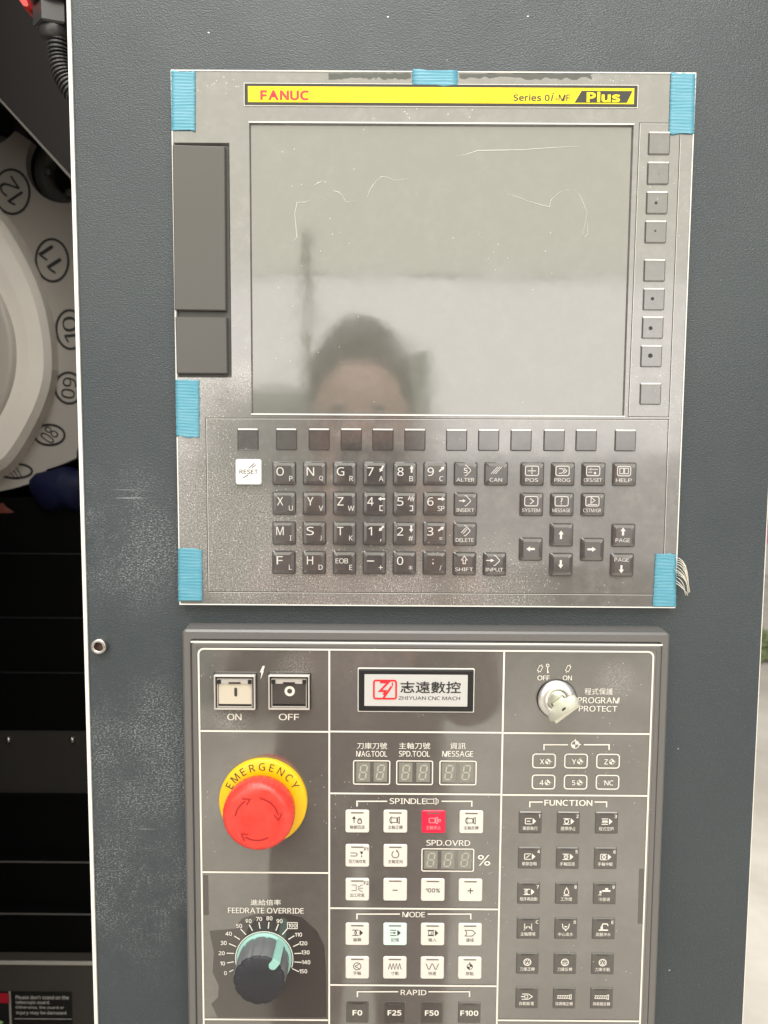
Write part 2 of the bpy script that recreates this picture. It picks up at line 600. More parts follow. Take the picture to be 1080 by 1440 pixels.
put("front_sheet", box("front_sheet", xl - 1.12, xl - 0.17, 0, 0.03, 0.12, EYE + 0.75), paint, (0, yF, 0), enc)  # unseen sheet, added to keep light off the machine interior
# socket head screw
p = U(142, 907, HB)
r_ = 0.0047
sock = put("socket_screw", lathe("socket_screw", [(r_, 0), (r_, .0034), (r_ * .9, .0043), (r_ * .58, .0043), (r_ * .54, .0038)], 32, cap=False), steel, p, enc)
hexa = loft("screw_socket", [[(r_ * .54 * math.cos(R(60 * i + 12)), hh, r_ * .54 * math.sin(R(60 * i + 12))) for i in range(6)] for hh in (.0039, .0012)])
put("screw_socket", hexa, mat("rusty socket", (0.10, 0.055, 0.04), 0.6), p, sock)

# ---------------------------------------------------------------- display unit
corner = [U(241, 99), U(978, 102), U(950, 855), U(252, 850)]
x0 = (corner[0].x + corner[3].x) / 2
x1 = (corner[1].x + corner[2].x) / 2
z1 = (corner[0].z + corner[1].z) / 2
z0 = (corner[2].z + corner[3].z) / 2
unit = empty("display_unit", (0, 0, EYE), "wide grey display and keypad unit under scuffed clear film, above the operator panel", "control unit")


def rel(px, py, h=0):
    q = U(px, py, h)
    return q.x, q.z - EYE


sx0 = (rel(351, 172)[0] + rel(353, 582)[0]) / 2
sx1 = (rel(891.5, 175)[0] + rel(877.5, 585)[0]) / 2
sz1 = rel(620, 173.5)[1]
sz0 = rel(615, 584)[1]
dz1, dz0 = rel(284, 200.6)[1], rel(284, 531)[1]
dx1 = (rel(323.5, 210)[0] + rel(325, 520)[0]) / 2
ch = 0.0009
put("bezel_plate", holes_plate("bezel_plate", x0, x1, z0 - EYE, z1 - EYE, [(sx0, sx1, sz0, sz1), (x0 + 0.0010, dx1, dz0, dz1)], 0.0058, ch, 0.0005, 0.0014), plate_mat, (0, 0, EYE), unit)
# film rim: pale cut edge all round the plate
fr = Ink()
W_, H_ = x1 - x0, z1 - z0
film_rim = frame("film_edge", W_ + .0003, H_ + .0003, .0004, W_ - .0011, H_ - .0011, .0004, [(1, 0, -.001), (1, .0001, .00035), (0, 0, .00035), (0, 0, .00003)], 2)
put("film_edge", film_rim, film_edge, ((x0 + x1) / 2, 0, (z0 + z1) / 2), unit)
# screen
scr = put("screen", slab("screen", sx1 - sx0 - 2 * ch + .0004, sz1 - sz0 - 2 * ch + .0004, 0, [(0, -.003), (0, -.0012)]), screen_mat, ((sx0 + sx1) / 2, 0, EYE + (sz0 + sz1) / 2), unit)
# bright ledges of the screen opening
for zz, nm in ((sz0, 0), (sz1, 1)):
    put("opening_lip", box("opening_lip", sx0 - .0002, sx1 + .0002, -.00045, .0, -.00035, .00035), film_edge, (0, -.00004, EYE + zz), unit)
# creases in the film over the screen
CR = [[(580, 115), (605, 112), (640, 100), (700, 99), (760, 98), (850, 92), (915, 88)],
      [(140, 345), (150, 335), (147, 300), (143, 270), (150, 240), (172, 240), (190, 233)],
      [(248, 208), (262, 212), (272, 220), (283, 240), (310, 238)],
      [(340, 226), (348, 205), (355, 195), (366, 180), (378, 170), (395, 172), (410, 181), (430, 180), (450, 176)],
      [(718, 217), (750, 226), (780, 238), (810, 246), (835, 252), (838, 235), (860, 213), (890, 205)],
      [(903, 205), (915, 220), (926, 240), (936, 268), (930, 300), (923, 325), (930, 335), (940, 325), (937, 290)],
      [(195, 194), (208, 188), (222, 181)], [(640, 325), (652, 340)], [(876, 378), (884, 384)]]
for L in CR:
    c0 = U(340 + L[0][0] / 1.929, 160 + L[0][1] / 1.929, -.0011)
    ptsw = [U(340 + x / 1.929 + random.uniform(-.4, .4), 160 + y / 1.929 + random.uniform(-.4, .4), -.0011) - c0 for x, y in L]
    V, F = [], []
    n = len(ptsw)
    for i, q in enumerate(ptsw):
        w = .00027 * random.uniform(.3, 1.0) * (0.35 if i in (0, n - 1) else 1)
        d = (ptsw[min(i + 1, n - 1)] - ptsw[max(i - 1, 0)]).normalized()
        s = Vector((-d.z, 0, d.x)) * w
        V += [q + s, q + Vector((0, -w * .8, 0)), q - s]
    for i in range(n - 1):
        for k in (0, 1):
            F.append((3 * i + k, 3 * i + k + 1, 3 * i + 4 + k, 3 * i + 3 + k))
    put("film_crease", mesh("film_crease", V, F, True), crease_mat, c0, unit)

# memory card covers at the left
recess = put("card_slot_recess", box("card_slot_recess", x0 + .0006, dx1 + .0002, .0016, .0040, dz0 - .0002, dz1 + .0002), slot_mat, (0, 0, EYE), unit)


def quad_slab(name, pts, h0, h1, inset):
    """pts: four pixel corners BL, BR, TR, TL"""
    P = [rel(*q) for q in pts]
    cx, cz = sum(q[0] for q in P) / 4, sum(q[1] for q in P) / 4
    L = [[(x - cx, h0, z - cz) for x, z in P], [(x - cx, h1 - inset, z - cz) for x, z in P],
         [((x - cx) * (1 - inset / abs(P[1][0] - cx)), h1, (z - cz) * (1 - inset / abs(P[0][1] - cz))) for x, z in P]]
    return loft(name, L), (cx, 0, EYE + cz)


for pts, nm in (([(246.6, 436.5), (318.6, 437.5), (317.2, 207.5), (243.6, 205)], "tall smooth grey cover of the upper card slot"),
                ([(249.5, 525.6), (320.6, 525.8), (319.6, 447), (247.4, 446)], "short smooth grey cover of the lower slot")):
    me, loc = quad_slab("slot_cover", pts, -.0015, .0016, .0005)
    put("slot_cover", me, door_mat, loc, unit)["label"] = nm

# name strip
a, b = rel(343, 133), rel(897, 136.5)
w, hgt = b[0] - a[0], 30 * PX()
sc = ((a[0] + b[0]) / 2, -.00002, EYE + (a[1] + b[1]) / 2)
strip = put("name_strip", slab("name_strip", w, hgt, .0003, [(0, 0), (.0001, .0005)], 1), film_edge, sc, unit)
put("strip_border", slab("strip_border", w - .0009, hgt - .0009, .0002, [(0, .0003), (0, .00062)], 1), strip_dark, sc, strip)
put("yellow_band", slab("yellow_band", w - 11.5 * PX(), hgt - 9.5 * PX(), .0001, [(0, .0006), (0, .00075)], 1), bright_yellow, sc, strip)
text_px("lettering", "FANUC", (366, 127.5, 434.5, 140.2), .0009, print_red, strip, bold=0.04)
text_px("lettering", "Series 0", (722, 133, 773, 141.4), .0009, print_black, strip, bold=0.018)
text_px("lettering", "i", (774.6, 131, 778.8, 141.4), .0009, print_black, strip, bold=0.012, shear=0.2)
text_px("lettering", "-MF", (781, 133.2, 802, 141.6), .0009, print_black, strip, bold=0.006)
pp = [U(*q, .0009) for q in ((808, 144.2), (818, 127.6), (889.5, 128), (881.5, 144.4))]
cc = sum(pp, Vector()) / 4
ink_put("plus_block", Ink().fill([((q - cc).x, (q - cc).z) for q in pp]), strip_dark, cc, strip)
text_px("lettering", "Plus", (825, 129.6, 872, 143.2), .0010, bright_yellow, strip, bold=0.045)

# dark patches along the top edge where the film has come away
gap_mat = film("bare plate", (0.050, 0.053, 0.045), (0.25, 0.4), 1.6, 3e-5, 60, 0.3)
for xa, xb, seed in ((462, 578, 3), (646, 832, 5), (505, 560, 9)):
    rn = random.Random(seed)
    n_ = 26
    top_ = [(xa + (xb - xa) * k / n_, 101.6 + rn.uniform(0, 1.6) + xa * .0015) for k in range(n_ + 1)]
    bot_ = [(xa + (xb - xa) * k / n_, 107 + rn.uniform(0, 5.5)) for k in range(n_, -1, -1)]
    Q = [U(*q, .00004 + seed * 4e-6) for q in top_ + bot_]
    c = sum(Q, Vector()) / len(Q)
    V = [(q - c) for q in Q]
    F = [(k, 2 * n_ + 1 - k, 2 * n_ - k, k + 1) for k in range(n_)]
    put("film_gap", mesh("film_gap", V, F), gap_mat, c, unit)

# recessed seam lines round the keypad and soft-key fields
seam_mat = mat("seam", (0.03, 0.028, 0.027), 0.5)


def seam(pts):
    P = [rel(*q) for q in pts]
    i = Ink().line(P, .00045, True)
    put("seam", i.mesh("seam"), seam_mat, (0, -.00009, EYE), unit)
    i = Ink().line([(x + .00035, z - .00035) for x, z in P], .0002, True)
    put("seam", i.mesh("seam"), film_edge, (0, -.00007, EYE), unit)


seam([(289.5, 588), (293, 832), (931.5, 836), (940, 590)])
seam([(899.5, 173), (883.5, 586), (940.5, 586.5), (957, 173.5)])

# ---- soft keys
soft = slab("key", 29.5 * PX(), 30 * PX(), .0009, [(0, -.0003), (0, .0003), (.0006, .0009), (.0010, .0009)], 3)
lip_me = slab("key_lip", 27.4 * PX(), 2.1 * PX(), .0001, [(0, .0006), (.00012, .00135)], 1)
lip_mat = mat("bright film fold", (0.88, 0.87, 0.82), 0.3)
ink_spot = mat("dark ink spot", (0.012, 0.012, 0.012), 0.5)
SOFT = [(349, 618), (403, 618), (449, 618), (494, 618), (538.5, 618.3), (583.5, 618.5), (642, 619), (687, 619), (732.5, 619.2), (779, 619.3), (824, 619.4), (879, 619.6)]
SIDE = [(926.5, 202), (925, 244), (923.5, 285.5), (921.6, 326.5), (920, 380.5), (919, 421), (917.4, 461), (915.4, 501), (914.3, 554)]
soft2 = soft.copy()
soft2.materials.append(side_key_mat)
for me_, lst, mt in ((soft, SOFT, key_mat), (soft2, SIDE, side_key_mat)):
    for q in lst:
        k = put("soft_key", me_, mt, U(*q), unit)
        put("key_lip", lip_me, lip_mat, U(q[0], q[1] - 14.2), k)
        for dx, dy, rr, qq in ((-.8, -.2, 2.0, 285.5), (1.2, 1.0, .6, 244), (0, -1.9, 1.3, 326.5), (-1.4, -1, 2.3, 421), (-2.4, .5, 2.7, 461), (-.8, -1, 3.1, 501)):
            if q[1] == qq:
                ink_put("ink_spot", Ink().line([(0, 0), (0, 0.00001)], .00001).fill([(rr * PX() * (1 + .2 * math.sin(3 * i)) * math.cos(i * pi / 6), rr * PX() * math.sin(i * pi / 6)) for i in range(12)]), ink_spot, U(q[0] + dx, q[1] + dy, .0010), k)

key_print = mat("dull white key print", (0.60, 0.57, 0.54), .5)
# ---- keypad
kw = 33.6 * PX()
dome = loft("key", [[(x, hh, z) for x, z in rrect(kw - 2 * i, kw - 2 * i, .0011, 3)] for i, hh in ((0, -.0003), (.0001, .0006), (.0008, .0015), (.0024, .0019))])
KH = .0021


def K(scale=kw / 2):
    return Ink(scale)


def arrow(i, cx, cz, dx, dz, L=.22, w=.085, head=.2):
    """solid block arrow"""
    n = math.hypot(dx, dz)
    dx, dz = dx / n, dz / n
    sx, sz = -dz, dx
    p = lambda a, b: (cx + dx * a + sx * b, cz + dz * a + sz * b)
    i.fill([p(-L, -w), p(L * .1, -w), p(L * .1, -head), p(L, 0), p(L * .1, head), p(L * .1, w), p(-L, w)])
    return i


LETTERS = [("O", "P", 400, 665.7), ("N", "Q", 442.6, 665.7), ("G", "R", 485, 665.7), ("7", "A", 527, 665.8), ("8", "B", 569.3, 666), ("9", "C", 611.7, 666),
           ("X", "U", 400, 707.4), ("Y", "V", 442.4, 707.6), ("Z", "W", 484.8, 707.7), ("4", "[", 527, 707.8), ("5", "]", 569, 708), ("6", "SP", 611.3, 708),
           ("M", "I", 399.8, 749.4), ("S", "J", 442.2, 749.4), ("T", "K", 484.6, 749.5), ("1", ",", 526.7, 749.7), ("2", "#", 568.8, 750), ("3", "=", 611, 750),
           ("F", "L", 399.4, 790.6), ("H", "D", 442, 790.7), ("EOB", "E", 484.4, 790.8), ("-", "+", 526.5, 791), ("0", "*", 568.6, 791.3), (".", "/", 610.6, 791.5)]
ARW = {"7": (-.6, -1), "8": (0, 1), "9": (1, 1), "4": (-1, 0), "6": (1, 0), "1": (-1, -1), "2": (0, -1), "3": (1, .7)}
for big, small, x, y in LETTERS:
    k = put("key", dome, key_mat, U(x, y), unit)
    i = K()
    if big == "EOB":
        i.text(big, -.22, .12, 1.05, .42)
    elif big == "-":
        i.bar(-.62, .08, -.02, .17)
    elif big == ".":
        i.disk(-.1, -.05, .07)
        i.disk(-.1, .28, .04)
    else:
        i.text(big, -.36, .16, .62 if big in "OGMNSD" else (.3 if big == "1" else .52), .70)
    if small in "[]":
        s = 1 if small == "[" else -1
        i.line([(.55 + .12 * s, -.2), (.55 - .12 * s, -.2), (.55 - .12 * s, -.6), (.55 + .12 * s, -.6)], .07)
    elif small in ",":
        i.fill([(.5, -.5), (.58, -.5), (.52, -.7), (.47, -.7)])
    else:
        i.text(small, .53, -.42, None, {"=": .16, "+": .34, "*": .36, "/": .42}.get(small, .42))
    if big in ARW:
        arrow(i, .56, .38, *ARW[big], .3, .07, .17)
    if big == "5":
        i.line([(.3, .3), (.42, .58), (.52, .22), (.62, .58), (.7, .22), (.78, .5)], .07)
    ink_put("legend", i, key_print, U(x, y, KH), k)

# reset key
white_reset = film("white reset key", (0.80, 0.79, 0.77), (0.2, 0.3), 1.5, 1e-5, 60, 0.1)
k = put("key", slab("key", 36.5 * PX(), 36 * PX(), .0014, [(0, -.0003), (.0001, .0012), (.0006, .0018)], 3), white_reset, U(350, 663.6), unit)
k["label"] = "white reset key"
i = K().text("RESET", -.02, .02, 1.55, .36, 0, .012).line([(-.5, -.5), (-.05, -.24)], .07).line([(.0, .3), (.45, .72)], .07).line([(.25, .35), (.62, .62)], .06)
ink_put("legend", i, mat("thin grey print", (0.13, 0.12, 0.12), .5), U(350, 663.6, .0020), k)


def dia(i, cz=.28, r=.42):
    return i.line([(-.06, cz + r), (.06, cz + r), (r, cz + .05), (r, cz - .05), (.06, cz - r), (-.06, cz - r)], .06)


def screenbox(i):
    return i.rect(0, .26, 1.1, .78, .16, .07)


def alter(i): dia(i).line([(.14, .46), (-.1, .46), (-.1, .3), (.12, .26), (.12, .1), (-.14, .1)], .06)
def can(i): i.line([(-.4, 0), (.15, .6)], .05).line([(-.22, 0), (.33, .6)], .05).line([(-.04, 0), (.5, .6)], .05)
def insert(i): arrow(dia(i), -.25, .28, 1, 0, .28, .04, .14)
def delete(i): dia(i).line([(-.3, .1), (.1, .55)], .06).line([(-.15, .02), (.22, .45)], .06)
def shift(i): i.line([(-.1, -.02), (-.1, .3), (-.24, .3), (0, .62), (.24, .3), (.1, .3), (.1, -.02)], .06, True)
def inp(i): arrow(dia(i), -.35, .28, 1, 0, .34, .04, .16)
def pos(i): screenbox(i).line([(-.35, .26), (.35, .26)], .06).line([(0, .31), (0, .56)], .06).line([(0, -.04), (0, .21)], .06)
def prog(i): screenbox(i).line([(-.3, .45), (-.05, .45), (.15, .26), (-.05, .07), (-.3, .07)], .06).line([(.1, .5), (.35, .26), (.1, .02)], .06)
def ofs(i): screenbox(i).line([(-.4, .4), (.4, .4)], .05).line([(-.2, .3), (-.2, .52)], .05).line([(-.4, .16), (-.08, .16)], .05).disk(.16, .08, .1)
def hlp(i): screenbox(i).line([(-.36, .5), (-.04, .5), (-.04, .04), (-.36, .04)], .06, True).line([(.04, .5), (.36, .5), (.36, .04), (.04, .04)], .06, True)
def system(i): screenbox(i).line([(-.1, .5), (.2, .26), (-.1, .02)], .07)
def message(i): screenbox(i).text("?", 0, .27, None, .56)
def cstm(i): screenbox(i).line([(-.4, .0), (.4, .0)], .06).line([(-.12, .1), (-.12, .58), (.22, .34)], .06, True)


FN = [("ALTER", alter, 654.6, 666.2), ("CAN", can, 697.4, 666.3), ("INSERT", insert, 654.4, 709), ("DELETE", delete, 653.6, 751), ("SHIFT", shift, 652.8, 792.4), ("INPUT", inp, 695.2, 792.8),
      ("POS", pos, 748, 666.5), ("PROG", prog, 791, 666.6), ("OFS/SET", ofs, 834, 666.7), ("HELP", hlp, 877.5, 666.9), ("SYSTEM", system, 747, 709.2), ("MESSAGE", message, 789.7, 709.3), ("CSTM/GR", cstm, 833, 709.4)]
for s, fnc, x, y in FN:
    k = put("key", dome, key_mat, U(x, y), unit)
    i = K()
    fnc(i)
    i.text(s, 0, -.5, min(1.5, .28 * len(s) + .2), .3)
    ink_put("legend", i, key_print, U(x, y, KH), k)
for x, y, d, word in ((746, 772, (-1, 0), None), (789, 752, (0, 1), None), (788.5, 793.5, (0, -1), None), (832, 772.5, (1, 0), None), (876, 752.7, (0, 1), -.42), (874, 794.2, (0, -1), .42)):
    k = put("key", dome, key_mat, U(x, y), unit)
    i = K()
    if word is None:
        arrow(i, 0, 0, *d, .36, .09, .22)
    else:
        arrow(i, 0, -word * .75 if word < 0 else -word * .9, *d, .34, .09, .22)
        i.text("PAGE", 0, word, 1.2, .32)
    ink_put("legend", i, key_print, U(x, y, KH), k)

# ---------------------------------------------------------------- blue tape pieces on the unit


def tape(label, pts, alpha_top=False, ribs=17, threads=False):
    """pts: pixel corners TL, TR, BR, BL"""
    P = [U(*q, .0004) for q in pts]
    c = sum(P, Vector()) / 4
    e = empty("blue_tape", c, label, "tape", "blue tape pieces holding the film")
    V, F = [], []
    n, mcol = ribs * 6, 6
    for r in range(n + 1):
        f = r / n
        for s in range(mcol + 1):
            g = s / mcol
            q = P[0] * (1 - f) * (1 - g) + P[1] * (1 - f) * g + P[2] * f * g + P[3] * f * (1 - g)
            hgt = .00020 + (.00011 + .00004 * math.sin(5.3 * f * ribs + 4 * g)) * (0.5 - 0.5 * math.cos(2 * pi * (ribs * f + .12 * math.sin(3 * g + 9 * f)))) + random.uniform(0, .00003)
            if s in (0, mcol):
                q = q + Vector((random.uniform(-.00022, .00022), 0, 0))
            if r in (0, n):
                q = q + Vector((0, 0, random.uniform(-.0007, .0007)))
            V.append(q - c + Vector((0, -hgt, 0)))
    for r in range(n):
        for s in range(mcol):
            a = r * (mcol + 1) + s
            F.append((a + mcol + 1, a + mcol + 2, a + 1, a))
    b = len(V)
    # underside rim
    ring = [s for s in range(mcol + 1)] + [r * (mcol + 1) + mcol for r in range(1, n + 1)] + [n * (mcol + 1) + s for s in range(mcol - 1, -1, -1)] + [r * (mcol + 1) for r in range(n - 1, 0, -1)]
    for k_ in ring:
        V.append(Vector(V[k_]) * 1.0 + Vector((0, -Vector(V[k_]).y + .0003, 0)))
    for k_ in range(len(ring)):
        l = (k_ + 1) % len(ring)
        F.append((ring[k_], ring[l], b + l, b + k_))
    put("backing", mesh("backing", V, F, True), tape_mat, c, e)
    if threads:
        for s in range(11):
            p0 = U(950 + random.uniform(-1, 1), 783 + s * 3.6 + random.uniform(-1, 1), .0008)
            L = 1 - s / 13
            pts_ = []
            for j in range(7):
                f = j / 6
                pts_.append(p0 + Vector((.0088 * f * (0.65 + 0.35 * L) + .0006 * math.sin(3 * f + s), -.003 * math.sin(pi * f) - .0005 * s % .002, -.0165 * f * f * L - .0035 * f + .0022 * math.sin(pi * f) * (L - .3))) - c)
            rad = .00022
            TV, TF = [], []
            for j, q in enumerate(pts_):
                for k_ in range(4):
                    TV.append(q + Vector((rad * math.cos(k_ * pi / 2), rad * math.sin(k_ * pi / 2), rad * .5 * math.cos(k_ * pi / 2 + .7))))
            for j in range(6):
                for k_ in range(4):
                    l = (k_ + 1) % 4
                    TF.append((4 * j + k_, 4 * j + l, 4 * j + 4 + l, 4 * j + 4 + k_))
            put("frayed_thread", mesh("frayed_thread", TV, TF, True), thread_mat, c, e)
    return e


tape("blue ribbed tape piece on the corner above the grey card slot covers", [(241, 100), (274.5, 101), (274.5, 184), (241.5, 184)], ribs=19)
tape("small blue tape piece folded over the middle of the top edge", [(580, 98.5), (643.5, 98.5), (643.5, 120.5), (580, 119.5)], ribs=5)
tape("blue ribbed tape piece on the corner beside the yellow name strip's end", [(943.5, 103), (977.8, 103.5), (975.6, 189), (941, 188)], ribs=19)
tape("blue ribbed tape piece just below the grey card slot covers", [(247, 534), (280, 534.5), (280, 616), (248, 613)], ribs=19)
tape("blue ribbed tape piece on the corner below the speckled film", [(250.5, 771), (284, 772.5), (284.5, 845.7), (250.8, 845)], ribs=17)
tape("blue ribbed tape piece with frayed white threads beside the page keys", [(922, 778), (951, 779.5), (950.5, 853.7), (918, 853.4)], ribs=17, threads=True)

# ---------------------------------------------------------------- operator panel
cv_ = lambda x, y: (250 + x / 4.696, 1220 + y / 4.696)
HF = 0.008                     # frame front
HM = 0.0095                    # membrane front
HP = HM + .00025               # print
ox0 = (U(258, 890, HF).x + U(262.5, 1440, HF).x) / 2
ox1 = (U(942, 890, HF).x + U(922.5, 1440, HF).x) / 2
oz1 = U(600, 888, HF).z
oz0 = oz1 - .335
opc = Vector(((ox0 + ox1) / 2, 0, (oz0 + oz1) / 2))
panel = empty("operator_panel", (opc.x, 0, opc.z), "grey framed operator panel with emergency stop and white printed fields, below the display unit", "control panel")
ix0 = (U(270, 905, HM).x + U(277, 1440, HM).x) / 2
ix1 = (U(931, 908, HM).x + U(910, 1440, HM).x) / 2
iz1 = U(600, 905, HM).z
iz0 = oz0 + .006
W_, H_ = ox1 - ox0, oz1 - oz0
put("frame", frame("frame", W_, H_, .0025, ix1 - ix0, iz1 - iz0, .001, [(1, -.0008, HB), (1, 0, HF - .0012), (1, .0012, HF), (0, -.0012, HF), (0, -.0003, HF - .0012), (0, .001, HF - .0012)], 4), rim_mat, opc, panel)
mc = Vector(((ix0 + ix1) / 2, 0, (iz0 + iz1) / 2))
MW, MH = ix1 - ix0, iz1 - iz0
put("face_rim", frame("face_rim", MW, MH, .001, MW - .0056, MH - .0056, .001, [(1, 0, HF - .0015), (1, 0, HM - .0005), (1, .0011, HM), (0, 0, HM), (0, .0002, HM - .0007)], 3), rim_mat, mc, panel)
put("painted_glint", box("painted_glint", -MW / 2 - .0006, MW / 2 + .0006, -.0006, .0, -.00045, .00045), film_edge, (mc.x, -HM + .0007, iz1), panel)  # pale strip painted as the highlight along the upper chamfer
put("face_plate", slab("face_plate", MW - .0052, MH - .0052, .0008, [(0, HF - .001), (0, HM - .0003)], 2), face_mat, mc, panel)
HP = HM + .0

# darker glossy patches around the override knob and at both panel sides
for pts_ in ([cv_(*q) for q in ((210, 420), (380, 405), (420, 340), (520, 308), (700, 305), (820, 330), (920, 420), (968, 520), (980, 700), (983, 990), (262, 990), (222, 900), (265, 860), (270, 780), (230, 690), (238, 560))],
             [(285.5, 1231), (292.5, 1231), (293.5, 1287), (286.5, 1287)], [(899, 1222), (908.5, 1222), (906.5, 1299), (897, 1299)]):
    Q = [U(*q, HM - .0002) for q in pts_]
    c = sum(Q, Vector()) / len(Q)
    ink_put("dark_face_patch", Ink().fill([((q - c).x, (q - c).z) for q in Q]), dark_patch_mat, c, panel)
# printed field lines
LW = 2.5 * PX(HP)


def pline(pts, w=LW, close=False, name="printed_line", par=None):
    P = [U(*q, HP) for q in pts]
    c = sum(P, Vector()) / len(P)
    return ink_put(name, Ink().line([((q - c).x, (q - c).z) for q in P], w, close), print_white, c, par or panel)


bx0, bx1 = (U(277.5, 920, HP).x + U(288, 1440, HP).x) / 2, (U(917.5, 925, HP).x + U(901, 1440, HP).x) / 2
bz1 = U(600, 914.5, HP).z
bz0 = oz0 + .016
c = Vector(((bx0 + bx1) / 2, -HP, (bz0 + bz1) / 2))
ink_put("printed_border", Ink().rect(0, 0, bx1 - bx0, bz1 - bz0, .003, LW), print_white, c, panel)
vx1 = (U(462, 920, HP).x + U(464, 1440, HP).x) / 2
vx2 = (U(707, 920, HP).x + U(700.5, 1440, HP).x) / 2


def hz(px, py):
    return U(px, py, HP).z


g = .0006


def hline(x_a, x_b, z):
    ink_put("printed_line", Ink().bar(-(x_b - x_a) / 2 + g, -LW / 2, (x_b - x_a) / 2 - g, LW / 2), print_white, ((x_a + x_b) / 2, -HP, z), panel)


for vx in (vx1, vx2):
    ink_put("printed_line", Ink().bar(-LW / 2, bz0 + LW / 2 - bz1, LW / 2, -LW / 2), print_white, (vx, -HP, bz1), panel)
for a, b, z in ((bx0, vx1, hz(370, 1028.5)), (vx1, vx2, hz(585, 1029.5)), (vx2, bx1, hz(810, 1031.5)), (bx0, vx1, hz(370, 1227)), (bx0, vx1, hz(372, 1434)),
                (vx1, vx2, hz(585, 1116.5)), (vx1, vx2, hz(585, 1278)), (vx1, vx2, hz(585, 1386)), (vx2, bx1, hz(810, 1118.5)), (vx2, bx1, hz(800, 1435.5))):
    hline(a, b, z)


def ptext(s, x0_, y0_, x1_, y1_, bold=0.004, par=None):
    return text_px("lettering", s, (x0_, y0_, x1_, y1_), HP, print_white, par or panel, bold)


def bracket(xl_, ml, mr, xr_, y, drop=7.5):
    w = 1.9 * PX(HP)
    pline([(xl_, y + drop), (xl_, y), (ml, y)], w)
    pline([(mr, y), (xr_, y), (xr_, y + drop)], w)


# logo plate
p = U(585, 970.5, HM)
logo = put("logo_plate", slab("logo_plate", 168 * PX(HM), 65 * PX(HM), .0007, [(0, HM - .0004), (.0001, HM + .0002)], 2), film_edge, (p.x, 0, p.z), panel)
put("logo_frame", slab("logo_frame", 165.5 * PX(HM), 62 * PX(HM), .0006, [(0, HM), (.0001, HM + .0006), (.0009, HM + .0009)], 2), black_plastic, (p.x, 0, p.z), logo)
HL = HM + .0011
silver = mat("pale silver label", (0.52, 0.515, 0.50), 0.3, 0.0, 1.6)
put("logo_label", slab("logo_label", 148 * PX(HM), 46.5 * PX(HM), .0003, [(0, HM + .0005), (0, HL - .0001)], 2), silver, (U(585, 971, HL).x, 0, U(585, 971, HL).z), logo)
text_px("lettering", "志遠數控", (563, 958, 648, 975.4), HL + .0001, print_black, logo, 0.012)
text_px("lettering", "ZHIYUAN CNC MACH", (560.6, 979.2, 647, 984.4), HL + .0001, print_grey, logo)
i = Ink(PX(HL) * 17.2)
i.rect(0, 0, 1.86, 1.55, .16, .15)
i.line([(-.42, .62), (.28, .62), (-.42, -.12), (.05, -.12), (-.12, -.45)], .17)
i.line([(.55, .28), (-.12, -.72)], .17).line([(.62, .62), (.62, .3)], .1)
ink_put("logo_mark", i, print_red, U(541.4, 969.8, HL + .0001), logo)

# ON / OFF guarded buttons
for x0_, x1_, y0_, y1_, on in ((300, 363, 945, 998, True), (376, 438.7, 945, 998, False)):
    cx, cy = (x0_ + x1_) / 2, (y0_ + y1_) / 2
    p = U(cx, cy, HM)
    loc = (p.x, 0, p.z)
    W, H = 62 * PX(HM), 53 * PX(HM)
    bt = put("push_button", slab("push_button", W, H, .0005, [(0, HM - .0004), (.0001, HM + .0003)], 2), black_plastic, loc, panel)
    bt["label"] = "guarded cream ON button" if on else "guarded dark OFF button"
    put("lens_cap", slab("lens_cap", W * .78, H * .62, .0004, [(0, HM), (.0003, HM + .0020)], 2), cream_cap if on else smoke_cap, (p.x, 0, p.z - .0008), bt)
    gW, gH = W * .95, H * .95
    put("guard_frame", frame("guard_frame", gW, gH, .0004, gW - .0015, gH - .0015, .0003, [(1, 0, HM + .0002), (1, 0, HM + .0034), (1, .0003, HM + .0037), (0, 0, HM + .0037), (0, .0002, HM + .0024)], 2), guard_mat, loc, bt)
    put("guard_frame", frame("guard_frame", gW * .86, gH * .84, .0004, gW * .86 - .0009, gH * .84 - .0009, .0003, [(1, 0, HM + .0018), (1, .0001, HM + .0030), (0, 0, HM + .0030), (0, .0001, HM + .0018)], 2), guard_mat, (p.x, 0, p.z - .0004), bt)
    put("guard_pane", mesh("guard_pane", [(-gW / 2 + .001, 0, -gH / 2 + .001), (gW / 2 - .001, 0, -gH / 2 + .001), (gW / 2 - .001, 0, gH / 2 - .001), (-gW / 2 + .001, 0, gH / 2 - .001)], [(0, 1, 2, 3)]), pane_mat, (p.x, -HM - .0031, p.z), bt)
    hz_ = p.z + H * .30
    put("hinge_bar", slab("hinge_bar", gW * .86, H * .13, .0003, [(0, HM), (.0001, HM + .0028)], 2), guard_mat, (p.x, 0, hz_), bt)
    put("hinge_bar", slab("hinge_bar", gW * .30, H * .05, .0002, [(0, HM), (.0001, HM + .00305)], 2), black_plastic, (p.x, 0, hz_ - .0008), bt)
    for s in (-1, 1):
        put("hinge_pin", slab("hinge_pin", W * .10, H * .13, .0006, [(0, HM), (.0002, HM + .0036)], 3), black_plastic, (p.x + s * W * .355, 0, hz_), bt)
    hh = HM + .0021
    q = U(cx + (0 if on else 0), cy - 1, hh)
    if on:
        ink_put("mark", Ink().fill([(x, z) for x, z in rrect(4.2 * PX(), 12.5 * PX(), .0007)]), print_grey, (q.x, -hh, q.z - .0012), bt)
    else:
        ink_put("mark", Ink().arc(0, 0, 5.4 * PX(), 3.6 * PX(), n=28), print_white, (q.x, -hh, q.z - .0006), bt)
ptext("ON", 319.6, 1003.5, 339.6, 1013)
ptext("OFF", 392, 1003.5, 420.5, 1013)
i = Ink(PX(HP))
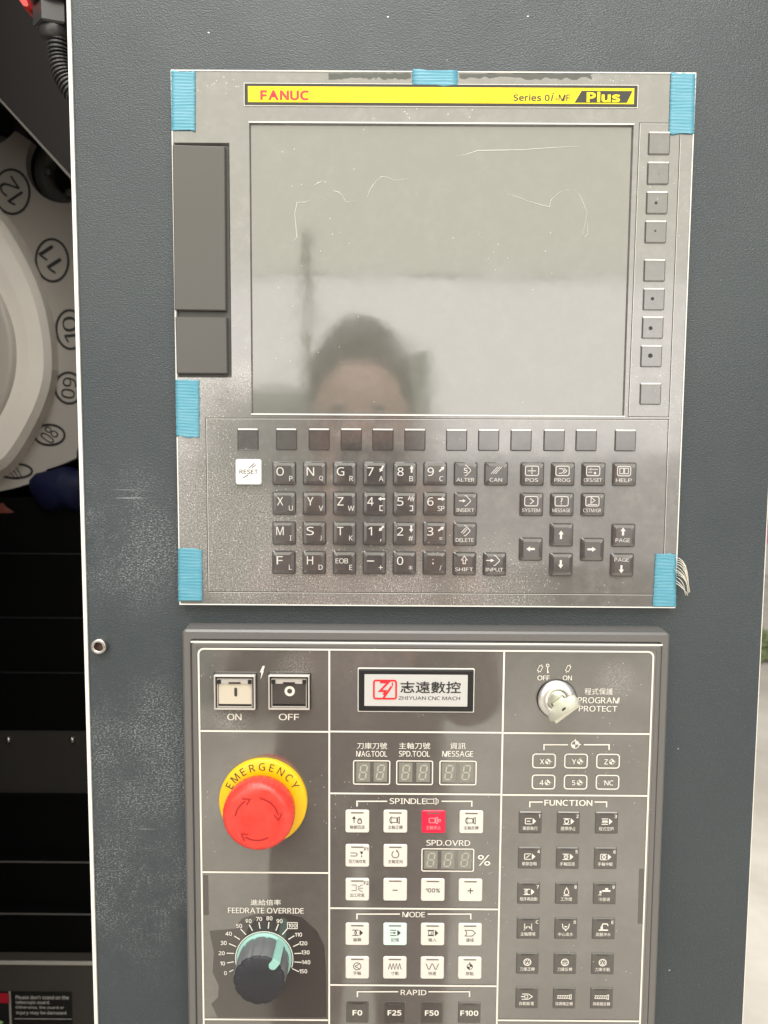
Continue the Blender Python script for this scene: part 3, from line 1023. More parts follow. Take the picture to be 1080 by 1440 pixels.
i.fill([(1.5, 10), (4.5, 10), (2.2, 2.2), (-2.8, 0.5)]).fill([(-2, 1), (3, 2.4), (-1.8, -10), (-.4, -1)])
ink_put("bolt_mark", i, print_white, U(368, 946, HP), panel)

# emergency stop
p = U(369.5, 1129, HM + .003)
es = put("emergency_stop", lathe("emergency_stop", [(.0256, HM - .0003), (.0256, HM + .0022), (.0248, HM + .003), (.0165, HM + .003)], 72), yellow, (p.x, 0, p.z), panel)
put("stem", lathe("stem", [(.0155, HM + .003), (.0150, HM + .009)], 40), red_dark, (p.x, 0, p.z), es)
mod = lambda a, h: 1 + (.010 * (0.5 + 0.5 * math.cos(44 * a)) if HM + .0125 < h < HM + .0185 else 0)
put("mushroom_cap", lathe("mushroom_cap", [(.0150, HM + .0075), (.0190, HM + .0085), (.0199, HM + .0105), (.0200, HM + .013), (.0199, HM + .0165), (.0196, HM + .0182), (.0184, HM + .0201), (.0160, HM + .0214), (.0120, HM + .0217), (.006, HM + .0216), (.001, HM + .0216)], 176, mod), red_cap, (p.x, 0, p.z), es)
hh = HM + .0219
i = Ink()
rr = .0121
for a0, a1 in ((172, 122), (82, 12), (300, 238)):
    i.arc(0, 0, rr, .0008, min(a0, a1), max(a0, a1), 16)
    a = R(a1)
    tip = (rr * math.cos(a - .24), rr * math.sin(a - .24))
    i.line([((rr - .0022) * math.cos(a + .05), (rr - .0022) * math.sin(a + .05)), tip, ((rr + .0022) * math.cos(a + .05), (rr + .0022) * math.sin(a + .05))], .0007)
ink_put("twist_arrow", i, red_dark, (p.x, -hh, p.z), es)
i = Ink()
for n_, chh in enumerate("EMERGENCY"):
    a = R(152 - n_ * (152 - 30) / 8)
    i.text(chh, .0216 * math.cos(a), .0216 * math.sin(a), None, .0044, a - pi / 2)
ink_put("lettering", i, print_grey, (p.x, -HM - .0032, p.z), es)

# feed override knob
ptext("進給倍率", 352.5, 1264.5, 395, 1273.5)
ptext("FEEDRATE OVERRIDE", 320.7, 1276.2, 427, 1284.8)
NUM = [("0", 315, 697, 340, 688, 368, 675), ("10", 296, 633, 325, 630, 370, 622), ("20", 290, 565, 323, 565, 372, 567), ("30", 303, 498, 338, 502, 385, 522), ("40", 336, 437, 372, 452, 410, 475), ("50", 405, 385, 415, 405, 450, 443),
       ("60", 467, 353, 472, 377, 493, 417), ("70", 537, 340, 536, 360, 543, 403), ("80", 605, 335, 602, 360, 597, 403), ("90", 672, 353, 665, 373, 647, 417), ("100", 757, 383, 722, 405, 690, 443), ("110", 797, 443, 770, 450, 730, 475),
       ("120", 828, 500, 803, 503, 762, 522), ("130", 843, 560, 818, 566, 770, 568), ("140", 847, 625, 818, 627, 770, 623), ("150", 828, 685, 800, 688, 755, 667)]
cv = lambda x, y: (250 + x / 4.696, 1220 + y / 4.696)
kc = U(371.6, 1348.5, HP)
for s, tx, ty, ax, ay, bx, by in NUM:
    q = U(*cv(tx, ty), HP)
    i = Ink(PX(HP)).text(s, 0, 0, None, 6.3, 0, .015)
    if s == "100":
        i.rect(0, 0, 14.5, 9.5, .4, 1.0)
    ink_put("scale_number", i, print_white, q, panel)
    pline([cv(ax, ay), cv(bx, by)], 1.5 * PX(HP), name="scale_tick")
ink_put("scale_arc", Ink().arc(0, 0, 42.6 * PX(HP), 1.3 * PX(HP), -18, 198, 48), print_white, kc, panel)
kl = (kc.x, 0, kc.z)
kr = 40.8 * PX(HP)
kn = put("override_knob", lathe("override_knob", [(kr, HM - .0003), (kr, HM + .0012), (kr * .90, HM + .0016)], 64), mint, kl, panel)
flute = lambda a, h: 1 - .045 * max(0, math.cos(13 * a)) ** 3
put("knob_grip", lathe("knob_grip", [(kr * .92, HM + .0012), (kr * .93, HM + .008), (kr * .90, HM + .0165), (kr * .86, HM + .0172)], 130, flute, smooth=True), knob_grey, kl, kn)
put("knob_front", lathe("knob_front", [(kr * .895, HM + .0160), (kr * .895, HM + .0172), (kr * .84, HM + .0180), (kr * .3, HM + .0182)], 130, flute), knob_black, kl, kn)
a = R(50)
prof = []
PW = .0023
for (r0_, r1_, hh) in ((.70, .995, .0010), (.70, .985, .0178), (.72, .96, .0186)):
    L = []
    for (u_, v_) in ((r0_ * kr, -PW), (r1_ * kr, -PW), (r1_ * kr, PW), (r0_ * kr, PW), ((r0_ - .07) * kr, PW * .6), ((r0_ - .1) * kr, 0), ((r0_ - .07) * kr, -PW * .6)):
        L.append((u_ * math.cos(a) - v_ * math.sin(a), HM + hh, u_ * math.sin(a) + v_ * math.cos(a)))
    prof.append(L)
put("pointer", loft("pointer", prof), mint, kl, kn)

# digit windows
SEG = {'a': [(-.5, 1), (.5, 1)], 'g': [(-.5, 0), (.5, 0)], 'd': [(-.5, -1), (.5, -1)], 'f': [(-.5, 1), (-.5, 0)], 'b': [(.5, 1), (.5, 0)], 'e': [(-.5, 0), (-.5, -1)], 'c': [(.5, 0), (.5, -1)]}


def digits(px0, py0, px1, py1, mods, my0, my1):
    q = U((px0 + px1) / 2, (py0 + py1) / 2, HP)
    ink_put("display_border", Ink().rect(0, 0, (px1 - px0 - 1.5) * PX(HP), (py1 - py0 - 1.5) * PX(HP), .0009, 1.6 * PX(HP)), print_white, q, panel)
    for a_, b_ in mods:
        c_ = U((a_ + b_) / 2, (my0 + my1) / 2, HM)
        w_, h_ = (b_ - a_) * PX(HM), (my1 - my0) * PX(HM)
        d_ = put("digit_module", slab("digit_module", w_, h_, 0, [(0, HM - .0006), (.0001, HM - .0001)]), digit_mat, (c_.x, 0, c_.z), panel)
        for k_, ((xa, za), (xb, zb)) in SEG.items():
            sx, sz = w_ * .24, h_ * .36
            tfm = lambda x, z: (x * 2 * sx * .95 + z * sz * .16, z * sz)
            e_ = .12
            xa2, xb2, za2, zb2 = (xa + e_ * (1 if xb > xa else 0), xb - e_ * (1 if xb > xa else 0), za - e_ * (1 if za != zb else 0), zb + e_ * (1 if za != zb else 0))
            ink_put("segment", Ink().line([tfm(xa2, za2), tfm(xb2, zb2)], w_ * .10), segment_mat, (c_.x, -HM + .00002, c_.z), d_)


digits(495.6, 1068, 549.6, 1104.6, [(500.5, 521), (525, 545)], 1071.5, 1100.5)
digits(556.3, 1068.3, 609.8, 1105, [(560.5, 580.5), (585, 605)], 1071.8, 1100.8)
digits(617, 1068.5, 671, 1105.3, [(621, 641.5), (645.5, 666)], 1072, 1101)
digits(591, 1191.7, 668.3, 1227.2, [(596, 616), (620, 639.8), (643.7, 663.3)], 1195.4, 1223)
for s, e_, xa, xb, xc, xd in (("刀庫刀號", "MAG.TOOL", 502, 544.3, 501, 544.3), ("主軸刀號", "SPD.TOOL", 561, 605, 561, 604.6), ("資訊", "MESSAGE", 633, 655, 622, 665.3)):
    ptext(s, xa, 1044, xb, 1053.6, 0.0)
    ptext(e_, xc, 1055.8, xd, 1064.3)
ptext("SPD.OVRD", 599.6, 1181, 661.2, 1189.6)
ptext("%", 671.8, 1201.5, 689.6, 1218, 0.0)
ptext("SPINDLE", 548, 1122.3, 599.2, 1131)
ptext("MODE", 566, 1282, 597.4, 1290.2)
ptext("RAPID", 563.5, 1391.6, 599.6, 1399.8)
ptext("FUNCTION", 765.5, 1124.5, 833, 1133.4, 0.02)
bracket(502, 544.5, 621, 663.4, 1126.8)
bracket(502, 562.4, 601.5, 662, 1285.4)
bracket(502.6, 560, 602.5, 660.3, 1394.6)
bracket(745, 763.2, 836, 853, 1127.8)
bracket(765, 798.8, 821, 856.5, 1047.2)
i = Ink(PX(HP)).rect(-3, 0, 10, 6.5, .5, .9).line([(2.8, 3.6), (5.5, 4.6), (5.5, -4.6), (2.8, -3.6)], .9).line([(6.5, 3), (8.5, 2), (8.5, -2), (6.5, -3)], .9)
ink_put("spindle_mark", i, print_white, U(608, 1126.8, HP), panel)

# origin symbol helper, reused on the axis windows and key


def origin(i, cx, cz, r):
    i.arc(cx, cz, r, r * .22, n=20)
    for a0 in (0, 180):
        i.fill([(cx, cz)] + [(cx + r * .92 * math.cos(R(a0 + 90 * k / 6)), cz + r * .92 * math.sin(R(a0 + 90 * k / 6))) for k in range(7)])
    return i


i = origin(Ink(PX(HP)), 0, 0, 5.6)
i.fill([(-1.2, 6), (1.2, 6), (0, 9)]).fill([(6, 1.2), (6, -1.2), (9, 0)])
ink_put("origin_mark", i, print_white, U(808.8, 1047, HP), panel)
for s, x, y in (("X", 765, 1070), ("Y", 810, 1070.2), ("Z", 855, 1070.4), ("4", 764.3, 1099.6), ("5", 809.4, 1099.8), ("NC", 854.3, 1100)):
    q = U(x, y, HP)
    i = Ink(PX(HP)).rect(0, 0, 32.5, 20.5, 4, 1.7)
    if s == "NC":
        i.text(s, 2, -1, 13, 7.5, 0, .01)
    else:
        i.text(s, -2.8, -1, None, 7.6, 0, .01)
        origin(i, 5.6, -1, 3.5).fill([(9.2, -.4), (9.2, -1.6), (12, -1)]).fill([(5, 2.7), (6.2, 2.7), (5.6, 5)])
    ink_put("axis_window", i, print_white, q, panel)

# lock with key
ptext("OFF", 755.8, 949.8, 772.9, 956.8)
ptext("ON", 791.4, 949.8, 804.2, 956.8)
ptext("程式保護", 822, 967.6, 862, 977.2, 0.0)
ptext("PROGRAM", 812.7, 980.4, 871, 989.2)
ptext("PROTECT", 814, 992.4, 868, 1000.8)
for cx in (759.5, 799):
    i = Ink(PX(HP))
    rt_ = lambda x, z: (x * math.cos(-.42) - z * math.sin(-.42), x * math.sin(-.42) + z * math.cos(-.42))
    i.line([rt_(*q) for q in ((-2.4, -4.2), (2.4, -4.2), (2.4, 4.2), (-2.4, 4.2))], .8, True).line([rt_(0, 4.8), rt_(0, 7)], .8).line([rt_(0, -4.8), rt_(0, -7)], .8)
    ink_put("lock_mark", i, print_white, U(cx, 940.2, HP), panel)
i = Ink(PX(HP)).arc(0, 4.6, 2, 1.0).line([(0, 2.4), (0, -6.5)], 1.2).line([(.7, -6), (2.2, -6)], 1).line([(.7, -3.8), (2, -3.8)], 1)
ink_put("key_mark", i, print_white, U(770, 940.2, HP), panel)
p = U(783.4, 983.6, HM + .001)
ll = (p.x, 0, p.z)
lk = put("key_lock", lathe("key_lock", [(.0115, HM - .0003), (.0115, HM + .0006)], 48), black_plastic, ll, panel)
put("lock_ring", lathe("lock_ring", [(.0111, HM), (.0111, HM + .0012), (.0106, HM + .0022), (.0072, HM + .0032), (.0060, HM + .0032), (.0059, HM + .0024)], 64, cap=False), chrome, ll, lk)
put("lock_cylinder", lathe("lock_cylinder", [(.0058, HM), (.0058, HM + .0028), (.0053, HM + .0032), (.001, HM + .0032)], 48), mat("nickel cylinder", (0.62, 0.64, 0.57), 0.32, 1.0), ll, lk)
sl = R(38)
sd = Vector((math.cos(sl), 0, math.sin(sl)))
ink_put("key_slot", Ink().line([(-.0042 * math.cos(sl), -.0042 * math.sin(sl)), (.0042 * math.cos(sl), .0042 * math.sin(sl))], .0018), dark_hole, (p.x, -HM - .0033, p.z), lk)
nickel = mat("worn nickel key", (0.66, 0.65, 0.54), 0.36, 0.75)
keyo = empty("door_key", (p.x, -HM - .0034, p.z), "worn silver key standing in the program protect lock", "key")
out_ = [(-.0036, 0), (.0036, 0), (.0036, .0042), (.0058, .0056), (.0094, .0088), (.0098, .0170), (.0080, .0205), (-.0080, .0205), (-.0098, .0170), (-.0094, .0088), (-.0058, .0056), (-.0036, .0042)]
nv = Vector((-math.sin(sl), 0, math.cos(sl))) * .0008
hole_c, hr = (0, .0150), .0014
hp = [(hole_c[0] + hr * math.cos(2 * pi * k / 12), hole_c[1] + hr * math.sin(2 * pi * k / 12)) for k in range(12)]
V, F = [], []
for sgn in (1, -1):
    for u_, v_ in out_:
        V.append(sd * u_ + Vector((0, -v_, 0)) + nv * sgn)
F.append(tuple(range(12)))
F.append(tuple(reversed(range(12, 24))))
for k in range(12):
    l = (k + 1) % 12
    F.append((k, k + 12, l + 12, l))
put("bow", mesh("bow", V, F), nickel, wpos["door_key"], keyo)
for sgn in (1, -1):
    put("key_ring_hole", mesh("key_ring_hole", [sd * u_ + Vector((0, -v_, 0)) + nv * sgn * 1.06 for u_, v_ in hp], [tuple(range(12))]), dark_hole, wpos["door_key"], keyo)

# membrane keys
mw = slab("key", 35 * PX(HM), 34.5 * PX(HM), .0012, [(0, HM - .0005), (.0001, HM + .0001), (.0004, HM + .0004)], 3)
mkeys = {}
for nm, mt in (("white", white_key), ("mint", mint_key), ("red", red_key)):
    mkeys[nm] = mw.copy()
    mkeys[nm].materials.append(mt)
md = slab("key", 34 * PX(HM), 33.5 * PX(HM), .0007, [(0, HM - .0005), (.0001, HM - .0001), (.0007, HM + .0003)], 3)
md.materials.append(mem_key)
HK = HM + .0005
lamp_bar = mat("unlit key lamp", (0.13, 0.12, 0.11), 0.4)
lamp_bar_dark = mat("smoked key lamp", (0.07, 0.065, 0.06), 0.3)


def mkey(kind, x, y, draw=None, word=None, ww=1.25, wsize=.3, corner_=None, ink=None, label=None):
    p = U(x, y, HM)
    dark = kind == "dark"
    k = put("key", md if dark else mkeys[kind], None, (p.x, 0, p.z), panel)
    if label:
        k["label"] = label
    q = U(x, y, HK)
    K_ = 17.2 * PX(HK)
    ink_put("lamp", Ink(K_).bar(-.53, .68, .53, .79), lamp_bar_dark if dark else lamp_bar, q, k)
    i = Ink(K_)
    if draw:
        draw(i)
    if word:
        i.text(word, 0, -.53, ww, wsize * 1.12)
    if corner_:
        i.text(corner_, .76, .56, None, .3, 0, .02)
    if i.f:
        ink_put("legend", i, ink or (print_white if dark else print_grey), q, k)
    return k


def nc(i, inner=None, solid=True):
    """the block-with-point program symbol"""
    i.line([(-.42, .34), (.12, .34)], .07).line([(-.42, -.14), (.12, -.14)], .07)
    if solid:
        i.fill([(.2, .38), (.5, .1), (.2, -.18)])
    else:
        i.line([(.14, .34), (.48, .1), (.14, -.14)], .07)
    if inner:
        inner(i)
    return i


def vert(i): i.line([(-.42, .34), (-.42, -.14)], .07)
def zig(i, x0_=-.55, x1_=.55, n=4, a=.26, cz=.1, w=.07):
    i.line([(x0_ + (x1_ - x0_) * k / (2 * n), cz + (a if k % 2 else -a)) for k in range(2 * n + 1)], w)
def wave(i): i.line([(-.58 + 1.16 * k / 24, .1 + .26 * math.cos(k * pi / 6)) for k in range(25)], .06)
def spin(i): i.rect(-.12, .1, .5, .4, .05, .06).line([(.2, .33), (.34, .38), (.34, -.18), (.2, -.13)], .06, True)
def spin_turn(i): spin(i); i.arc(-.15, .1, .34, .05, 110, 250, 8)
def rot(i): i.arc(0, .1, .3, .07, 120, 420, 18).fill([(.24, .42), (.1, .3), (.05, .52)])
def lockup(i): i.line([(-.28, -.15), (-.28, .3)], .07).fill([(-.45, .2), (-.11, .2), (-.28, .45)]).rect(.2, -.03, .3, .3, .04, .07).arc(.2, .15, .1, .06, 0, 180, 8)
def blow(i): i.line([(-.6, .22), (-.1, .22), (.0, .1), (-.1, -.05), (-.6, -.05)], .06).fill([(.2, .35), (.5, .35), (.38, .05)]).line([(.36, .0), (.36, -.15)], .08)
def spray(i): i.line([(-.5, .38), (-.1, .38), (-.1, -.12), (-.5, -.12)], .05).line([(.05, .2), (.45, .42)], .05).line([(.05, .1), (.5, .1)], .05).line([(.05, .0), (.45, -.22)], .05)
def handle_i(i): i.arc(0, .1, .32, .06).line([(-.2, .1), (.18, .3)], .06).line([(-.2, .1), (.18, -.12)], .06)
def orig_i(i): origin(i, 0, .1, .24); i.fill([(-.07, .38), (.07, .38), (0, .55)])
def tape_i(i): i.line([(-.42, .36), (.2, .36), (.46, .1), (.2, -.16), (-.42, -.16), (-.26, .1)], .06, True)
def mdi_i(i): nc(i); i.rect(-.14, .1, .4, .36, .03, .05); i.line([(-.2, .02), (-.06, .02), (-.06, .2)], .05)
def mem_i(i): nc(i); arrow(i, -.15, .1, 1, 0, .26, .03, .1)
def edit_i(i): nc(i); i.line([(-.14, .26), (-.04, .1), (-.14, -.06), (-.24, .1)], .06, True)
def lamp_i(i): i.line([(0, .5), (.16, .2), (.2, 0), (.1, -.12), (-.1, -.12), (-.2, 0), (-.16, .2)], .07, True).line([(-.26, -.22), (.26, -.22)], .06)
def tap_i(i): i.fill([(-.2, .15), (.5, .15), (.5, .3), (-.2, .3)]).bar(.05, .32, .3, .48).bar(-.42, 0, -.25, .22).line([(-.4, -.05), (-.5, -.2)], .06).line([(-.33, -.05), (-.3, -.2)], .06)
def tray_i(i): i.line([(-.3, .42), (-.3, .0), (-.15, 0), (-.15, .12), (.15, .12), (.15, 0), (.3, 0), (.3, .42)], .06).line([(-.3, -.08), (-.36, -.2)], .06).line([(.3, -.08), (.36, -.2)], .06)
def center_i(i): i.line([(-.3, .42), (-.24, .05), (-.1, -.08), (.1, -.08), (.24, .05), (.3, .42)], .07).bar(-.05, -.25, .05, -.12).bar(-.12, .1, .12, .2)
def press_i(i): i.bar(-.4, -.2, .4, -.08).bar(-.25, -.06, -.05, .2).line([(-.15, .22), (-.05, .42), (.3, .42), (.4, .25)], .1)
def mag_i(i): i.arc(0, .1, .3, .08); [i.disk(.17 * math.cos(k * pi / 3), .1 + .17 * math.sin(k * pi / 3), .05, 8) for k in range(6)]; i.bar(-.03, -.1, .03, .14)
def screw_i(i):
    i.line([(-.62, .22), (.4, .22)], .05).line([(-.62, -.04), (.4, -.04)], .05)
    for k in range(5):
        i.line([(-.6 + .2 * k, -.0), (-.48 + .2 * k, .18)], .06)
    i.line([(.45, .26), (.6, .3), (.6, -.12), (.45, -.08)], .06, True)
def p_single(i): nc(i); vert(i); i.bar(-.3, .06, 0, .14)
def p_stop(i): nc(i); i.arc(-.15, .1, .17, .07)
def p_dry(i): nc(i); zig(i, -.38, .1, 3, .1, .1, .07)
def p_skip(i): nc(i); vert(i); i.line([(-.3, -.02), (.0, .22)], .07)
def p_hand(i): nc(i); i.arc(-.12, .1, .16, .07); i.line([(-.3, .1), (.05, .1)], .05)
def p_hand2(i): nc(i); vert(i); i.arc(-.12, .1, .15, .07); i.disk(-.12, .1, .05)
def p_restart(i): nc(i); i.arc(-.15, .1, .17, .07, 60, 300, 10); i.bar(-.19, .02, -.11, .2)
def p_power(i): nc(i, None, False); i.bar(-.5, .06, -.2, .14); i.rect(-.05, .1, .26, .26, .02, .05)


x1_, x2_, x3_, x4_ = 502.5, 556, 609.6, 662.8
mkey("white", x1_, 1154.8, lockup, "軸鎖回退")
mkey("white", x2_, 1155, spin_turn, "主軸正轉")
mkey("red", x3_, 1155.4, lambda i: (spin(i), i.arc(.5, .1, .1, .06)), "主軸停止", ink=mat("pink print", (0.85, 0.30, 0.32), .5), label="red spindle stop key")
mkey("white", x4_, 1155.8, spin_turn, "主軸反轉")
mkey("white", x1_, 1203, blow, "刮刀後吹氣", 1.45, corner_="F1")
mkey("white", x2_, 1203.2, rot, "主軸定向")
mkey("white", 502.5, 1250.6, spray, "加工吹氣", corner_="F2")
mkey("white", 555.7, 1250.8, lambda i: i.bar(-.22, -.11, .22, -.03))
mkey("white", 608.6, 1251.2, lambda i: i.text("100%", 0, -.06, 1.25, .38, 0, .012))
mkey("white", 661.6, 1251.6, lambda i: i.bar(-.25, -.11, .25, -.03).bar(-.04, -.02, .04, .17).bar(-.04, -.31, .04, -.12))
for n_, (kd, dr, wd) in enumerate((("white", edit_i, "編輯"), ("mint", mem_i, "記憶"), ("white", mdi_i, "輸入"), ("white", tape_i, "連接"))):
    mkey(kd, (502.4, 555.5, 608.3, 661)[n_], 1313.3 + .2 * n_, dr, wd, .68, label="lit mint memory key" if kd == "mint" else None)
for n_, (dr, wd) in enumerate(((handle_i, "手輪"), (zig, "寸動"), (wave, "快速"), (orig_i, "原點"))):
    mkey("white", (502.4, 555.2, 607.9, 660.6)[n_], 1360.5 + .2 * n_, dr, wd, .68)
for n_, s in enumerate(("F0", "F25", "F50", "F100")):
    mkey("dark", (502.6, 554.8, 607.3, 660)[n_], 1423.4 + .2 * n_, lambda i, s=s: i.text(s, 0, -.05, .36 * len(s) + .12, .5, 0, .03))
FUN = [[(p_single, "單節執行", "1"), (p_stop, "選擇停止", "2"), (p_dry, "程式空跑", "3")], [(p_skip, "單節忽略", "4"), (p_hand, "手輪回退", "5"), (p_hand2, "手輪中斷", "6")],
       [(p_restart, "程序再啟動", "7"), (lamp_i, "工作燈", "8"), (tap_i, "冷卻液", "9")], [(tray_i, "主軸環噴", "C"), (center_i, "中心出水", "0"), (press_i, "底腳沖水", "E")],
       [(mag_i, "刀庫正轉", None), (mag_i, "刀庫反轉", None), (mag_i, "刀庫手動", None)], [(p_power, "自動斷電", None), (screw_i, "排屑機正轉", None), (screw_i, "排屑機反轉", None)]]
FX = [(745.7, 799.2, 853), (744.6, 798, 851.4), (743.4, 796.6, 850), (742.6, 795.6, 848.6), (741.6, 794.4, 847.4), (740.8, 793.4, 846)]
FY = [1156.4, 1206.2, 1255.8, 1305.2, 1354.6, 1403]
for r, row in enumerate(FUN):
    for c_, (dr, wd, cn) in enumerate(row):
        mkey("dark", FX[r][c_], FY[r] + .3 * c_, dr, wd, {3: .98, 4: 1.28, 5: 1.5}[len(wd)], .3, cn)
# smudged dark mounting studs showing at the panel's sides
for q in ((286, 1262), (912, 1242)):
    pass

# ---------------------------------------------------------------- left: inside of the machine
YI = 0.0
interior = mat("black interior", (0.011, 0.010, 0.010), 0.5)
brown_dark = mat("dark brown interior sheet", (0.013, 0.0105, 0.0095), 0.6, 0, 1.35)
L_ = xl - 1.1
tag(put("interior_wall", box("interior_wall", L_, xl + .1, .74, .76, 0, EYE + .75), brown_dark, (0, 0, 0)), kind="structure")
tag(put("interior_side_wall", box("interior_side_wall", L_ - .02, L_, .05, .76, 0, EYE + .75), interior, (0, 0, 0)), kind="structure")
tag(put("interior_partition", box("interior_partition", xl + .1, xl + .12, .045, .739, 0, EYE + .75), interior, (0, 0, 0)), kind="structure")
tag(put("interior_ceiling", box("interior_ceiling", L_, xl + .1, .05, .739, EYE + .72, EYE + .74), interior, (0, 0, 0)), kind="structure")

HD = -0.34
D = lambda x, y, h=HD: U(x, y, h)
S = PX(HD)
mag_plate = mat("warm grey number plate", (0.36, 0.335, 0.305), 0.5)
drum_mat = mat("cream drum cover", (0.60, 0.545, 0.485), 0.45)
t = NT(drum_mat)
t.link(t.mix(t.ramp(t.noise(8, 4, .6), .35, .7), (0.78, 0.73, 0.66), (0.84, 0.79, 0.72)), t.b.inputs["Base Color"])
mcn = D(-130, 480)
mag = empty("tool_magazine", mcn, "cream and grey tool magazine wheel with circled pocket numbers beside the cabinet edge", "tool magazine")
# scalloped plate
NOT = [(88, 50), (67, 44), (45.5, 50), (12, 44), (-9.5, 40), (-29.5, 48)]
out = []
for k in range(480):
    a = -110 + 220 * k / 479
    r = float(np.interp(a, [-110, -90, -72, -58, -47, -42, -34, -30], [215, 215, 221, 243, 262, 262, 285, 322]))
    for na, nr in NOT:
        d = math.radians(a - na)
        cr = 326
        disc = nr ** 2 - (cr * math.sin(d)) ** 2
        if disc > 0 and math.cos(d) > 0:
            r = min(r, cr * math.cos(d) - math.sqrt(disc))
    out.append((r * math.cos(R(a)) * S, r * math.sin(R(a)) * S))
out2 = [(0.1 * S * math.cos(R(a)), .1 * S * math.sin(R(a))) for a in (110, 250)]
P = out
V = [(x, -hh, z) for hh in (0, .010) for x, z in P] + [(0, 0, 0), (0, -.010, 0)]
n = len(P)
F = [(k, k + 1, n + k + 1, n + k) for k in range(n - 1)] + [(2 * n + 1, n + k, n + k + 1) for k in range(n - 1)]
put("number_plate", mesh("number_plate", V, F), mag_plate, mcn, mag)
# pocket grippers seen in the notches
grip = mat("dark pocket gripper", (0.11, 0.115, 0.105), 0.4)
for na, nr in NOT[1:6]:
    a = R(na)
    q = mcn + Vector((326 * S * math.cos(a), .012, 326 * S * math.sin(a)))
    g_ = put("pocket", lathe("pocket", [(nr * S * 1.02, 0), (nr * S * 1.02, .003), (nr * S * .62, .003), (nr * S * .58, -.006)], 40, cap=False), grip, q, mag)
    for s in (-.75, .75):
        pos_ = q + Vector((-30 * S * math.cos(a + s), -.004, -30 * S * math.sin(a + s)))
        put("pocket_screw", lathe("pocket_screw", [(6 * S, 0), (6 * S, .004), (5 * S, .006), (2 * S, .006)], 16), grip, pos_, g_)
# polygonal drum
po = [(-300, 250), (-200, 200), (-100, 225), (0, 287), (38, 345), (72, 420), (86, 515), (72, 577), (27, 657), (0, 674), (-100, 725), (-300, 720)]
pi_ = [(-290, 280), (-200, 240), (-100, 262), (-25, 318), (-2, 365), (18, 425), (27, 500), (16, 560), (-20, 622), (-40, 640), (-110, 680), (-290, 680)]
for _k in range(2):        # round the outline's corners
    po = [((a_[0] * w_ + b_[0] * (1 - w_)), (a_[1] * w_ + b_[1] * (1 - w_))) for a_, b_ in zip(po, po[1:] + po[:1]) for w_ in (.75, .25)]


def ring_(k_, h_):
    """the drum outline drawn in towards its middle by k_, h_ in front of the number plate"""
    out_ = []
    for q in reversed(po):
        w_ = D(-130 + (q[0] + 130) * k_, 488 + (q[1] - 488) * k_, HD + h_) - mcn
        out_.append((w_.x, h_, w_.z))
    return out_


me = loft("drum_cover", [ring_(1.0, .010), ring_(.955, .026), ring_(.90, .034), ring_(.80, .036)])
put("drum_cover", me, drum_mat, mcn, mag)
hub_c = D(-145, 492, HD + .040)
Sh = PX(HD + .040)
put("drum_hub", lathe("drum_hub", [(164 * Sh, .0355), (162 * Sh, .0395), (154 * Sh, .0405), (20 * Sh, .0405)], 64), mat("grey hub cover", (0.46, 0.42, 0.37), .4), (hub_c.x, mcn.y, hub_c.z), mag)
# numbers
for s, x, y, rx, rz, ang in (("12", 24, 275, 24, 29, 123), ("11", 80, 370, 22, 28, 122), ("10", 105, 466, 19, 26, 96), ("09", 103, 547, 19, 21, 80), ("08", 76, 612, 21, 14, 55), ("07", 28, 662, 24, 10, 38)):
    q = D(x, y)
    i = Ink(S)
    i.line([(rx * math.cos(2 * pi * k / 28) * 1.0, rz * math.sin(2 * pi * k / 28)) for k in range(28)], 3.2, True)
    i.text(s, 0, 0, 1.35 * min(rz, 26), min(24, rx), R(ang), 0.0)
    ink_put("pocket_number", i, print_black, (q.x, q.y - .0105, q.z), mag)

# sloping dark guard sheet above the magazine
gq = [D(*q, -.22) for q in ((-120, 45), (0, 137), (103, 249), (170, 322), (170, -260), (-120, -260))]
gc = D(60, 120, -.22)
gb = empty("magazine_guard", gc, "dark brown sloping guard sheet covering the top of the magazine wheel", "guard")
put("sheet", loft("sheet", [[((q - gc).x, hh, (q - gc).z) for q in gq] for hh in (-.003, .0)]), brown_dark, gc, gb)
rq = [D(*q, -.22) for q in ((-120, 46), (0, 138), (103, 250), (170, 323), (170, 329), (103, 255.5), (0, 142), (-120, 50))]
put("rail", loft("rail", [[((q - gc).x, hh, (q - gc).z) for q in reversed(rq)] for hh in (-.003, .0012)]), mat("grey brown rail", (0.15, 0.135, 0.12), .5), gc, gb)

# cable gland and corrugated conduit
HG = -0.10
G_ = lambda x, y: U(x, y, HG)
sg = PX(HG)
gl0 = G_(76, 20)
gland = empty("cable_gland", G_(78, 60), "black plastic cable gland with ribbed conduit hanging beside the cabinet edge", "cable gland")
plast = mat("dark grey gland plastic", (0.050, 0.050, 0.050), 0.33)
gplace = lambda x, y: G_(x, y)


def vcyl(name, prof, n, seg_smooth=False):
    """turned about the vertical: prof (r, z)"""
    V = [(r * math.cos(2 * pi * k / n + .3), r * math.sin(2 * pi * k / n + .3), z) for r, z in prof for k in range(n)]
    F = [(j * n + k, j * n + (k + 1) % n, (j + 1) * n + (k + 1) % n, (j + 1) * n + k) for j in range(len(prof) - 1) for k in range(n)]
    F += [tuple(reversed(range(n))), tuple((len(prof) - 1) * n + k for k in range(n))]
    return mesh(name, V, F, seg_smooth)


